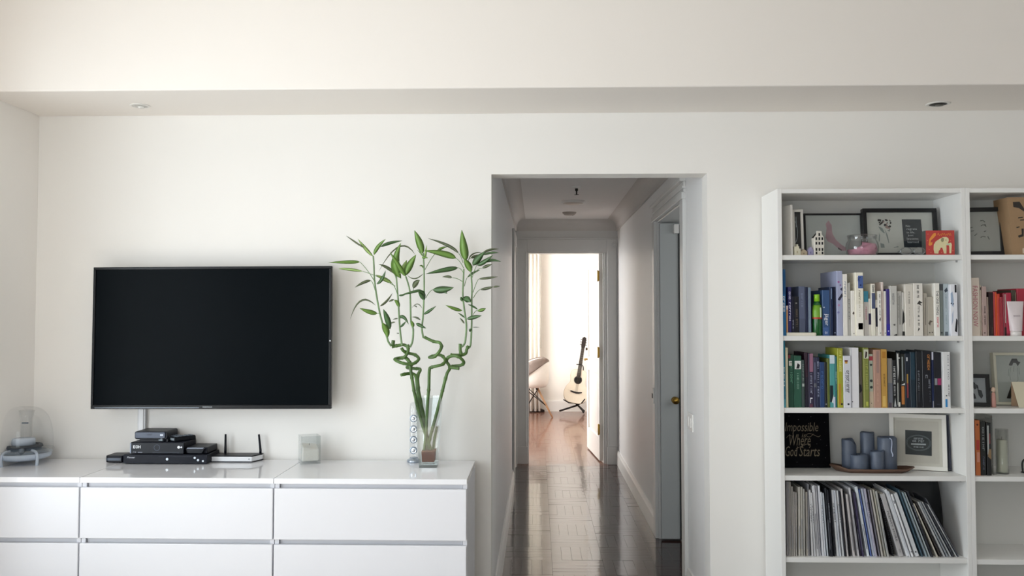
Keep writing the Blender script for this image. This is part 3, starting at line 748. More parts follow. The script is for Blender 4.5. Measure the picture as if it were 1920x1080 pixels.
# ================================================================ glass vase and curly bamboo
Yp = 3.985
vx, _ = PY(804, 870, Yp)
vase = thing('glass_vase', 'tall square clear glass vase holding the bamboo stems', 'vase', (vx, Yp, ZT))
g = glass('vase_glass', 'e9f2f1', edge=.55, base=.05)
hb, ht, hh = .039, .056, .308
def frustum(h0, h1, z0, z1, inward=0.0):
    return [(-h0 + inward, -h0 + inward, z0), (h0 - inward, -h0 + inward, z0), (h0 - inward, h0 - inward, z0), (-h0 + inward, h0 - inward, z0),
            (-h1 + inward, -h1 + inward, z1), (h1 - inward, -h1 + inward, z1), (h1 - inward, h1 - inward, z1), (-h1 + inward, h1 - inward, z1)]
sides = [(0, 1, 5, 4), (1, 2, 6, 5), (2, 3, 7, 6), (3, 0, 4, 7)]
m = MB().add(frustum(hb, ht, 0, hh), sides + [(3, 2, 1, 0)])
zi = .018; hi = hb + (ht - hb) * zi / hh
m.add(frustum(hi, ht, zi, hh, .003), [q[::-1] for q in sides] + [(0, 1, 2, 3)])
o_, i_ = frustum(hb, ht, 0, hh)[4:], frustum(hi, ht, zi, hh, .003)[4:]
m.add(o_ + i_, [(0, 1, 5, 4), (1, 2, 6, 5), (2, 3, 7, 6), (3, 0, 4, 7)])
obj('vase_body', m, g, vase)
obj('heavy_base', MB().add(frustum(hb - .001, hi - .001, .001, zi - .001), [(3, 2, 1, 0), (4, 5, 6, 7)] + sides), glass('vase_foot_glass', 'c3d3d2', edge=.5, base=.08), vase)
zw = PY(806, 808, Yp)[1] - ZT
hwz = lambda z: hb + (ht - hb) * z / hh - .0035
obj('water', MB().add(frustum(hwz(zi + .001), hwz(zw), zi + .0015, zw), [(4, 5, 6, 7)]), glass('water_surface', 'e6f0ee', edge=.5, base=.1), vase)
pl = thing('lucky_bamboo', 'green lucky bamboo with curled stems standing in the glass vase', 'plant', (vx, Yp, ZT + zi + .002))
# crops of the photograph used for measuring: origin and magnification
CR = {'A': (610, 420, 7.712), 'B': (700, 420, 7.715), 'C': (780, 420, 7.712), 'D': (640, 540, 9.0), 'E': (760, 540, 9.0), 'F': (720, 620, 7.712), 'G': (750, 740, 7.2)}
def pt(c, x, y, d=0.0):
    """crop coordinates and a depth offset (m, positive = farther) -> point"""
    ox, oy, s = CR[c]; px, py = ox + x / s, oy + y / s
    X, Z = PY(px, py, Yp + d); return Vector((X, Yp + d, Z))
stem_m = mat('bamboo_stem', '4d6b33', .4, var=.75, scale=40, stretch=(1, 1, .6))
shoot_m = mat('bamboo_shoot', '728d62', .45, var=.4, scale=30)
soil_m = mat('brown_sponge', '74452f', .9, var=.12, scale=90, bump=.4)
cut_m = mat('cut_end', '2b3d28', .6)
hs = .027
pv = [(-hs, -hs, .003), (hs, -hs, .003), (hs, hs, .003), (-hs, hs, .003), (-hs - .003, -hs - .003, .052), (hs + .003, -hs - .003, .052), (hs + .003, hs + .003, .056), (-hs - .003, hs + .003, .056)]
obj('root_plug', MB().add(pv, [(3, 2, 1, 0), (4, 5, 6, 7)] + sides), soil_m, pl, bevel=.003)
def cane(pts, r=.0070, name='stem', node=.055):
    P = [pt(*p) for p in pts]
    sp = spline(P, 7)
    rr = []; L = 0; last = 0; prev = sp[0]
    for q in sp:
        L += (q - prev).length; prev = q
        k = abs(((L / node) % 1.0) - .5)
        rr.append(r * (1.22 if k > .44 else 1.0))
    return obj(name, MB().tube(sp, rr, 10), stem_m, pl, world=True)
G = 'G'; Fc = 'F'
cane([(G, 420, 745, .0), (G, 300, 400, -.005), (G, 200, 0, -.012), (Fc, 420, 780, -.015), (Fc, 392, 610, -.015), (Fc, 370, 470, -.01), (Fc, 330, 400, .01), (Fc, 240, 392, .022), (Fc, 160, 415, .0), (Fc, 225, 455, -.022), (Fc, 330, 482, -.024), (Fc, 430, 475, -.012), (Fc, 503, 410, .006), (Fc, 450, 350, .024), (Fc, 350, 325, .02), (Fc, 285, 295, .0), (Fc, 252, 250, -.006)])
cane([(G, 395, 735, .012), (G, 330, 350, .012), (G, 262, 0, .012), (Fc, 500, 850, .012), (Fc, 488, 660, .012), (Fc, 524, 562, .004), (Fc, 445, 548, .026), (Fc, 335, 535, .03), (Fc, 400, 500, -.002), (Fc, 345, 430, -.006), (Fc, 300, 385, .012), (Fc, 215, 405, .03), (Fc, 290, 385, -.004), (Fc, 340, 320, -.004), (Fc, 350, 255, 0), (Fc, 342, 200, 0)])
cane([(G, 375, 730, .022), (G, 300, 250, .022), (Fc, 500, 1000, .022), (Fc, 470, 720, .02), (Fc, 440, 635, .018), (Fc, 350, 622, .01), (Fc, 245, 642, -.01)])
cane([(Fc, 345, 235, .004), (Fc, 285, 205, .01), (Fc, 200, 215, .012), (Fc, 112, 236, .006)], name='side_stem')
cane([(Fc, 128, 215, .006), (Fc, 136, 140, .008)], .008, name='cut_stub')
cane([(G, 325, 780, -.006), (G, 352, 520, -.008), (G, 362, 300, -.008), (G, 382, 0, -.008), (Fc, 650, 800, -.008), (Fc, 656, 570, -.006), (Fc, 690, 530, -.012), (Fc, 770, 510, -.024), (Fc, 850, 485, -.02), (Fc, 886, 432, .0), (Fc, 850, 372, .02), (Fc, 785, 348, .026), (Fc, 715, 365, .018), (Fc, 656, 386, .0), (Fc, 725, 378, -.016), (Fc, 795, 310, -.02), (Fc, 832, 230, -.01), (Fc, 800, 172, .004), (Fc, 715, 155, .012), (Fc, 582, 92, .012)])
cane([(G, 375, 760, .004), (G, 400, 600, .004), (G, 455, 400, .0), (G, 560, 0, .0), (Fc, 850, 850, .0), (Fc, 908, 630, .0), (Fc, 950, 550, .006), (Fc, 940, 500, .016), (Fc, 905, 440, .014), (Fc, 940, 380, .0), (Fc, 1030, 365, -.018), (Fc, 1105, 395, -.02), (Fc, 1155, 460, -.004), (Fc, 1110, 500, .014), (Fc, 1020, 512, .02), (Fc, 960, 530, .008), (Fc, 1085, 545, -.004)])
cane([(Fc, 965, 352, -.006), (Fc, 1060, 355, -.01), (Fc, 1110, 350, -.006), (Fc, 1102, 280, 0), (Fc, 1102, 190, .0)], name='side_stem')
cane([(Fc, 1100, 362, -.004), (Fc, 1180, 330, .004), (Fc, 1195, 275, .006), (Fc, 1220, 218, .006)], name='side_stem')
cane([(G, 448, 740, .014), (G, 465, 600, .016), (G, 500, 430, .018)], .006, name='side_stem')
def shoot(pts, r0=.0046, r1=.0034):
    P = spline([pt(*p) for p in pts], 5); n = len(P)
    return obj('shoot', MB().tube(P, [r0 + (r1 - r0) * i / (n - 1) for i in range(n)], 8), shoot_m, pl, world=True)
shoot([(Fc, 105, 225, .006), ('D', 790, 900, .004), ('D', 770, 830, 0), ('D', 690, 580, -.01), ('D', 640, 380, -.015), ('D', 590, 100, -.02), ('A', 710, 800, -.02), ('A', 702, 600, -.02), ('A', 692, 460, -.02)])
shoot([(Fc, 262, 215, -.004), ('D', 1010, 880, 0), ('D', 985, 640, .005), ('D', 962, 250, .01), ('A', 1045, 1000, .01), ('A', 1025, 740, .01)])
shoot([(Fc, 375, 240, .002), ('D', 1200, 900, .005), ('D', 1212, 700, .01), ('D', 1175, 560, .01), ('D', 1165, 250, .01), ('B', 525, 950, .01), ('B', 470, 760, .01)])
shoot([(Fc, 572, 95, .012), ('E', 300, 820, .008), ('E', 280, 680, .0), ('E', 300, 460, -.01), ('E', 312, 200, -.015), ('B', 735, 900, -.015), ('B', 732, 640, -.015), ('B', 722, 420, -.015)])
shoot([(Fc, 1112, 240, .0), ('E', 1005, 920, .0), ('E', 1030, 640, .0), ('E', 1000, 400, .0), ('E', 970, 130, .0), ('C', 682, 850, .0), ('C', 692, 650, .0)])
shoot([(Fc, 1215, 250, .004), ('E', 1100, 960, .01), ('E', 1118, 650, .015), ('E', 1120, 250, .015), ('C', 808, 900, .015), ('C', 795, 700, .012)])
LG = [mat('leaf_green', '6d9142', .4, var=.18, scale=20), mat('leaf_light', '8aa75c', .42, var=.15, scale=20), mat('leaf_dark', '4d6e42', .4, var=.18, scale=20), mat('leaf_olive', '5c6648', .45, var=.15, scale=20)]
def bez(a, b, c, t): return a * (1 - t) ** 2 + b * 2 * t * (1 - t) + c * t * t
def leaf(c, base, mid, tip, w, k=0, d=0.0, dt=0.0, pet=None):
    """blade along base-mid-tip (crop coordinates), w = greatest width in crop pixels, d/dt = depth at base and tip, pet = petiole start"""
    s = CR[c][2] * (F / Yp)
    A, C = pt(c, *base, d), pt(c, *tip, d + dt)
    M = pt(c, *mid, d + dt / 2); M = 2 * M - (A + C) / 2
    N = 9; mb = MB(); prev_n = None; rows = []
    for i in range(N + 1):
        t = i / N; p = bez(A, M, C, t); tg = (bez(A, M, C, min(1, t + .02)) - bez(A, M, C, max(0, t - .02))).normalized()
        side = tg.cross(Vector((0, 1, 0))); side.normalize(); nrm = side.cross(tg)
        hw = (w / s) * .5 * max(.03, math.sin(PI * min(1, t ** .8)) ** .8 if t < 1 else .03)
        if t > .97: hw = (w / s) * .02
        fold = nrm * hw * .35
        rows.append((p + side * hw + fold, p, p - side * hw + fold, p - nrm * .0007))
    for r in rows: mb.v += [tuple(q) for q in r]
    for i in range(N):
        a, b = i * 4, i * 4 + 4
        for q in ((a, a + 1, b + 1, b), (a + 1, a + 2, b + 2, b + 1), (a + 3, a, b, b + 3), (a + 2, a + 3, b + 3, b + 2)):
            mb.f.append(list(q)); mb.sm.append(True); mb.mi.append(0)
    o = obj('leaf', mb, LG[k], pl, world=True)
    if pet:
        c2 = pet[0] if isinstance(pet[0], str) else c
        q = pet[1:] if isinstance(pet[0], str) else pet
        Bp = pt(c2, q[0], q[1], d - .004)
        mid_ = (Bp + A) / 2 + Vector((0, .004, .012 if abs(A.x - Bp.x) > .01 else 0))
        P = [bez(Bp, mid_, A, t / 6) for t in range(7)]
        mt = MB().tube(P, [.0017 - .0004 * t / 6 for t in range(7)], 6)
        mt.v = [tuple(root_world(pl).inverted() @ Vector(v)) for v in mt.v]
        obj('petiole', mt, shoot_m, o)
D = -.02
leaf('A', (692, 470), (575, 350), (470, 215), 50, 1, D, .02)
leaf('A', (565, 350), (430, 260), (300, 168), 26, 3, D, .05)
leaf('A', (700, 450), (760, 330), (872, 218), 58, 0, D, -.03)
leaf('A', (800, 330), (930, 275), (1112, 243), 50, 2, D + .01, .03, (715, 420))
leaf('A', (500, 548), (330, 550), (45, 556), 54, 0, D, -.04, (712, 830))
leaf('A', (545, 685), (340, 655), (190, 645), 44, 1, D + .03, .03, (1010, 900))
leaf('A', (660, 818), (560, 842), (424, 918), 44, 3, D, -.02, (720, 960))
leaf('A', (965, 855), (850, 795), (728, 735), 60, 1, .01, -.02, (1040, 1010))
leaf('A', (740, 870), (815, 800), (872, 672), 48, 2, D, -.03)
leaf('A', (1300, 445), (1060, 330), (770, 690), 24, 3, .0, .03)
leaf('A', (1000, 720), (900, 635), (775, 582), 48, 3, .01, -.03, (1040, 900))
leaf('A', (1095, 790), (1015, 560), (1092, 275), 115, 0, .0, -.04)
leaf('A', (1165, 760), (1070, 620), (935, 405), 70, 0, -.01, -.05)
leaf('A', (1150, 750), (1215, 600), (1312, 445), 105, 0, -.01, -.03)
leaf('A', (1040, 760), (990, 620), (980, 480), 90, 0, .0, -.02)
leaf('A', (1120, 680), (1140, 610), (1180, 520), 70, 1, .02, .03)
leaf('B', (715, 430), (665, 270), (595, 92), 105, 0, -.015, -.01)
leaf('B', (740, 510), (755, 420), (772, 300), 34, 1, -.015, -.02)
leaf('B', (730, 490), (690, 430), (635, 375), 20, 0, -.015, .02)
leaf('B', (700, 495), (740, 480), (790, 495), 34, 0, -.02, -.03)
leaf('B', (580, 935), (610, 860), (672, 812), 78, 3, -.01, -.03, (570, 1000))
leaf('B', (725, 715), (600, 790), (490, 738), 18, 3, -.015, .02)
leaf('B', (695, 955), (590, 978), (370, 1035), 40, 2, -.01, -.03)
leaf('B', (742, 1085), (700, 1000), (650, 985), 80, 2, -.015, -.03)
leaf('B', (720, 640), (700, 605), (665, 608), 24, 0, -.015, -.02)
leaf('C', (580, 495), (400, 430), (120, 385), 95, 0, .0, -.03, (690, 640))
leaf('C', (615, 425), (460, 310), (175, 208), 46, 3, .0, .05, (680, 560))
leaf('C', (300, 400), (370, 350), (455, 330), 40, 0, -.01, .03, (130, 660))
leaf('C', (725, 530), (690, 350), (662, 85), 125, 0, .0, -.02)
leaf('C', (800, 700), (750, 590), (690, 500), 95, 0, .01, -.02)
leaf('C', (610, 632), (430, 660), (140, 722), 72, 2, .0, -.05, (692, 720))
leaf('C', (520, 778), (460, 760), (380, 765), 40, 3, .0, .03, (690, 850))
leaf('C', (820, 600), (890, 510), (1000, 395), 100, 2, .01, -.03, (790, 720))
leaf('C', (880, 595), (980, 550), (1112, 450), 66, 2, .01, -.04, (810, 780))
leaf('C', (950, 435), (1060, 375), (1200, 362), 36, 3, .0, .02)
leaf('C', (960, 450), (1070, 418), (1195, 415), 36, 2, .0, .0)
leaf('C', (900, 590), (1060, 525), (1228, 546), 48, 2, .01, -.02)
leaf('C', (760, 510), (830, 430), (955, 412), 22, 3, .02, .04, (740, 600))
leaf('C', (795, 492), (860, 465), (950, 445), 44, 3, .02, .04, (740, 560))
leaf('C', (955, 640), (1020, 610), (1102, 582), 44, 3, .01, -.02, (860, 700))
leaf('C', (740, 775), (830, 705), (930, 665), 34, 2, .01, .01, (700, 900))
leaf('C', (905, 795), (1040, 780), (1185, 762), 38, 3, .01, -.02, (825, 990))
leaf('C', (925, 948), (1030, 930), (1120, 905), 44, 3, .01, -.02, (830, 1070))
leaf('C', (1110, 912), (1160, 905), (1218, 898), 26, 3, -.01, -.01)
leaf('C', (240, 950), (380, 950), (545, 918), 105, 2, -.01, -.03, (140, 1070))
leaf('C', (400, 985), (420, 985), (450, 1008), 34, 2, -.02, -.01)
leaf('E', (965, 190), (1040, 190), (1105, 240), 110, 2, .0, -.03)
leaf('E', (960, 230), (950, 190), (935, 150), 55, 2, .0, -.02)
leaf('D', (610, 430), (480, 405), (308, 340), 80, 0, D, -.03, (665, 480))
leaf('D', (580, 295), (330, 215), (148, 535), 32, 3, D, .02)
leaf('D', (650, 305), (760, 225), (862, 85), 40, 3, D, .03)
leaf('D', (822, 700), (775, 530), (708, 355), 100, 2, -.01, -.03)
leaf('D', (785, 835), (745, 690), (685, 590), 112, 0, -.01, -.04)
leaf('D', (890, 195), (840, 210), (798, 232), 34, 3, .0, .0)
leaf('D', (972, 340), (945, 250), (890, 200), 66, 0, .01, -.02)
leaf('D', (960, 520), (1045, 490), (1135, 615), 60, 2, .01, -.03)
leaf('D', (990, 665), (1040, 620), (1092, 560), 38, 2, .01, -.02)
leaf('D', (955, 515), (910, 520), (868, 535), 22, 3, .01, .02)
leaf('D', (825, 598), (870, 582), (912, 576), 26, 3, -.01, -.03)
leaf('D', (1205, 670), (1200, 610), (1178, 550), 62, 0, .01, -.02)
leaf('D', (970, 125), (1020, 122), (1085, 112), 34, 2, .01, .0)
leaf('E', (322, 210), (285, 145), (220, 75), 78, 2, -.015, -.03)
leaf('E', (308, 445), (400, 390), (522, 302), 52, 2, -.01, -.03)
leaf('E', (255, 545), (190, 500), (108, 490), 32, 3, -.01, .01)
leaf('E', (178, 598), (250, 632), (352, 682), 60, 2, -.02, -.01)
leaf('E', (960, 382), (830, 350), (678, 288), 60, 0, .0, -.03)
leaf('E', (1005, 505), (950, 460), (885, 418), 28, 2, .0, -.01)
leaf('E', (998, 605), (960, 550), (915, 503), 30, 3, .0, .02)
leaf('E', (1035, 525), (1150, 495), (1288, 465), 72, 2, .0, -.03)
leaf('E', (1215, 385), (1290, 372), (1358, 343), 60, 0, .01, -.01, (1145, 450))
leaf('E', (1225, 365), (1140, 310), (1055, 278), 32, 2, .01, -.01)
leaf('E', (1092, 742), (1095, 710), (1112, 680), 44, 2, .012, -.01)
leaf('E', (1135, 665), (1190, 662), (1255, 665), 12, 3, .012, .0)
leaf('E', (285, 345), (200, 270), (105, 345), 16, 3, -.01, .02)
leaf('D', (1225, 300), (1260, 310), (1275, 330), 20, 3, .01, .0)
leaf('D', (975, 770), (955, 765), (930, 765), 16, 3, .0, .0)
# ================================================================ two white bookcases
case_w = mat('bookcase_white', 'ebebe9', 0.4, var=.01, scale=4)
case_b = mat('bookcase_back_shaded', 'd0d0cc', 0.6, var=.01, scale=4)  # greyer than the case, shade inside the shelves put into the colour
BX0 = PY(1457.5, 354, YB)[0]; BW = 0.80; PT = 0.018
BTOP = PY(1640, 353, YB)[1]
SH = [PY(1640, y, YB)[1] for y in (477.8, 629.8, 765.5, 892.8, 1046.8)]     # tops of shelves
YBK = YW - 0.012
def bookcase(x0, label, lastz):
    t = thing('bookcase', label, 'bookcase', (x0 + BW / 2, YB + .14, 0), group='pair of white bookcases')
    hw = BW / 2; f = -.14; bk = YBK - YB - .14
    obj('side_panel', MB().box(-hw, -hw + PT, f, bk, 0, BTOP), case_w, t, bevel=.001)
    obj('side_panel', MB().box(hw - PT, hw, f, bk, 0, BTOP), case_w, t, bevel=.001)
    obj('top_panel', MB().box(-hw + PT, hw - PT, f + .002, bk, BTOP - .02, BTOP - .001), case_w, t, bevel=.001)
    obj('bottom_panel', MB().box(-hw + PT, hw - PT, f + .002, bk, .07, .09), case_w, t, bevel=.001)
    obj('plinth', MB().box(-hw + PT, hw - PT, f + .02, f + .036, 0, .07), case_w, t)
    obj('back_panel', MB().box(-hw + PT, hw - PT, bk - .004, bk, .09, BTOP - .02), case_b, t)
    for k, z in enumerate(SH):
        z = lastz if (k == 4 and lastz) else z
        s = obj('shelf', MB().box(-hw + PT + .0005, hw - PT - .0005, f + .004, bk - .005, z - .021, z), case_w, t, bevel=.0012)
        for sx_ in (-hw + PT + .004, hw - PT - .004):
            obj('shelf_pin', MB().tube([(sx_, f + .045, z - .030), (sx_, f + .045, z - .0215)], .004, 8), mat('pin_metal', 'b9b9b9', .3, metal=.8), s)
    return t
bookcase(BX0, 'left white bookcase, fully in view, holding candles and magazines', None)
bookcase(BX0 + BW + .0005, 'right white bookcase, cut off by the edge of the photo', PY(1870, 1050, YB)[1])
# ---------------------------------------------------------------- books
ORD = ['first', 'second', 'third', 'fourth', 'fifth', 'sixth', 'seventh', 'eighth', 'ninth', 'tenth', 'eleventh', 'twelfth', 'thirteenth', 'fourteenth', 'fifteenth', 'sixteenth', 'seventeenth', 'eighteenth', 'nineteenth']
def ordinal(n):
    if n <= 19: return ORD[n - 1]
    t, u = divmod(n, 10)
    base = {2: 'twent', 3: 'thirt', 4: 'fort', 5: 'fift', 6: 'sixt'}[t]
    return base + 'ieth' if u == 0 else base + 'y-' + ORD[u - 1]
page_m = mat('paper_pages', 'e6e0d2', .8, var=.08, scale=160, stretch=(1, .1, .1))
def cover_mat(c, gloss=.42): return mat('cover_' + c + str(gloss), c, gloss, var=.05, scale=18)
def make_book(name, label, cat, group, xa, xb, yf, depth, z0, h, col, prints=(), lean=0.0, pages=True, back=None):
    w = xb - xa
    t = thing(name, label, cat, ((xa + xb) / 2, yf, z0), (0, math.radians(lean), 0), group)
    hw = w / 2; bt = min(.0022, w * .22)
    c = MB()
    r = min(.0015, w * .2)
    # spine (slightly rounded) + two boards
    c.prism([(-hw, depth), (-hw, r), (-hw + r, 0), (hw - r, 0), (hw, r), (hw, depth), (hw - bt, depth), (hw - bt, .003), (-hw + bt, .003), (-hw + bt, depth)], 0, h)
    obj('cover', c, cover_mat(col), t)
    if pages: obj('pages', MB().box(-hw + bt, hw - bt, .003, depth - .003, .002, h - .003), page_m, t)
    for p in prints:
        k = p[0]; m = MB(); y = -.0005
        if k == 't':      # vertical lettering: text, colour, z0, z1 (fraction of height), width fraction
            put_text(m, p[1], 0 + (p[6] * w if len(p) > 6 else 0), h * (p[3] + p[4]) / 2, w * p[5], h * abs(p[4] - p[3]), y - .0003, vertical=True, bold=.01)
            obj('spine_title', m, flat(p[2]), t)
        elif k == 'h':
            put_text(m, p[1], 0, h * (p[3] + p[4]) / 2, w * p[5], h * abs(p[4] - p[3]), y - .0003, bold=.01)
            obj('spine_title', m, flat(p[2]), t)
        elif k == 'r':    # block: colour, z0, z1, x0, x1
            m.box(-hw + w * p[4] + .0003, -hw + w * p[5] - .0003, y, 0.001, h * p[2], h * p[3]); obj('spine_panel', m, flat(p[1]), t)
        elif k == 'd':    # dot: colour, z, x, radius fraction of width
            m.disc((-hw + w * p[3], y + .0004, h * p[2]), w * p[4], n=10, th=.0008); obj('spine_emblem', m, flat(p[1]), t)
        elif k == 'p':    # free shape: colour, [(x, z) fractions]
            m.slab([(-hw + w * a, h * b) for a, b in p[2]], y - .0001, .0003); obj('spine_emblem', m, flat(p[1]), t)
    return t
def row(entries, z, shelfname, group, setback=.03, depth=.17, xmin=None, xmax=None):
    prev = xmin if xmin is not None else -9
    for i, e in enumerate(entries):
        desc, x0, x1, yt, col = e[:5]
        pr = e[5] if len(e) > 5 else ()
        opt = e[6] if len(e) > 6 else {}
        yf = YB + opt.get('set', setback); zz = z + opt.get('dz', 0)
        ym = (yt + 620) / 2
        xa = PY(x0, opt.get('ym', 700), yf)[0] if False else None
        pz = H + (zz - H)
        # x measured at the book's foot
        py_b = 588 - (zz - H) * F / yf
        xa, xb = PY(x0, py_b, yf)[0], PY(x1, py_b, yf)[0]
        xa = max(xa, prev + .0004)
        xb = max(xb, xa + .0035)
        if xmax is not None and xb > xmax: xb = xmax
        prev = xb
        h = PY((x0 + x1) / 2, yt, yf)[1] - zz
        label = f"{desc}, {ordinal(i + 1)} {shelfname}"
        make_book(opt.get('name', 'book'), label, opt.get('cat', 'book'), group, xa, xb, yf, opt.get('depth', depth) - random.uniform(0, .012), zz, h, col, pr, opt.get('lean', 0))
IN0, IN1 = BX0 + PT + .001, BX0 + BW - PT - .001
JN0 = BX0 + BW + PT + .0015
# ---- shelf 2 (books in blue and white)
zb = SH[1]
fl_h = .0135
xa, xb = PY(1475, 627, YB + .012)[0], PY(1530.5, 627, YB + .012)[0]
fb = thing('book', 'cream paperback lying flat under dark blue books at the left', 'book', ((xa + xb) / 2, YB + .012, zb), (0, 0, 0), 'books on the second shelf')
hw = (xb - xa) / 2
fbc = MB().slab([(-hw, 0), (hw - .003, 0), (hw, .004), (hw, fl_h - .004), (hw - .003, fl_h), (-hw, fl_h), (-hw, fl_h - .0015), (hw - .005, fl_h - .0015), (hw - .0025, fl_h - .005), (hw - .0025, .005), (hw - .005, .0015), (-hw, .0015)], 0, .2)
obj('cover', fbc, cover_mat('dcdbc9'), fb)
obj('pages', MB().box(-hw + .001, hw - .0045, .002, .197, .0016, fl_h - .0016), page_m, fb)
make_book('book', 'tall bright blue book against the left side of the second shelf', 'book', 'books on the second shelf', IN0 + .0005, PY(1474, 620, YB + .02)[0], YB + .02, .2, zb, PY(1470, 505, YB + .02)[1] - zb, '1d6ea6',
          [('r', '0f5488', .62, 1.0, 0, 1), ('t', 'ATLAS', 'e8eef2', .35, .6, .5)])
W0 = 'ece9e2'; W1 = 'e4e0d8'; G1 = 'c9c6bf'; G2 = 'b7b4ad'
row([('thin orange and cream pamphlet', 1474.5, 1478, 573, 'd9a377', [('r', 'ecd6cf', .85, 1, 0, 1)]),
     ('indigo paperback with white spine letters', 1478, 1484.5, 538, '2c2a66', [('t', 'THE FATHERS', 'd8d8ee', .25, .9, .55)]),
     ('short black-blue paperback', 1485, 1490, 556, '15172e', [('t', 'NIGHT', '8d8fa5', .1, .35, .5)]),
     ('short black paperback with brown marks', 1490.3, 1498.5, 556, '11131d', [('t', 'CRIME NOVEL', '6f6253', .15, .65, .4), ('r', '8d8a88', .8, .83, .2, .6)]),
     ('dusty slate grey hardback', 1499, 1510, 537, '59617a', [('r', '4d556c', 0, .3, 0, 1), ('t', 'Garden', '7d85a0', .55, .85, .35)]),
     ('slim midnight blue book', 1510.3, 1516, 538, '16203f'),
     ('slim powder blue book', 1516.3, 1521.5, 539, '76879b')],
    zb + fl_h + .0005, 'from left standing on the flat paperback', 'books on the second shelf', xmin=PY(1474.2, 620, YB + .03)[0])
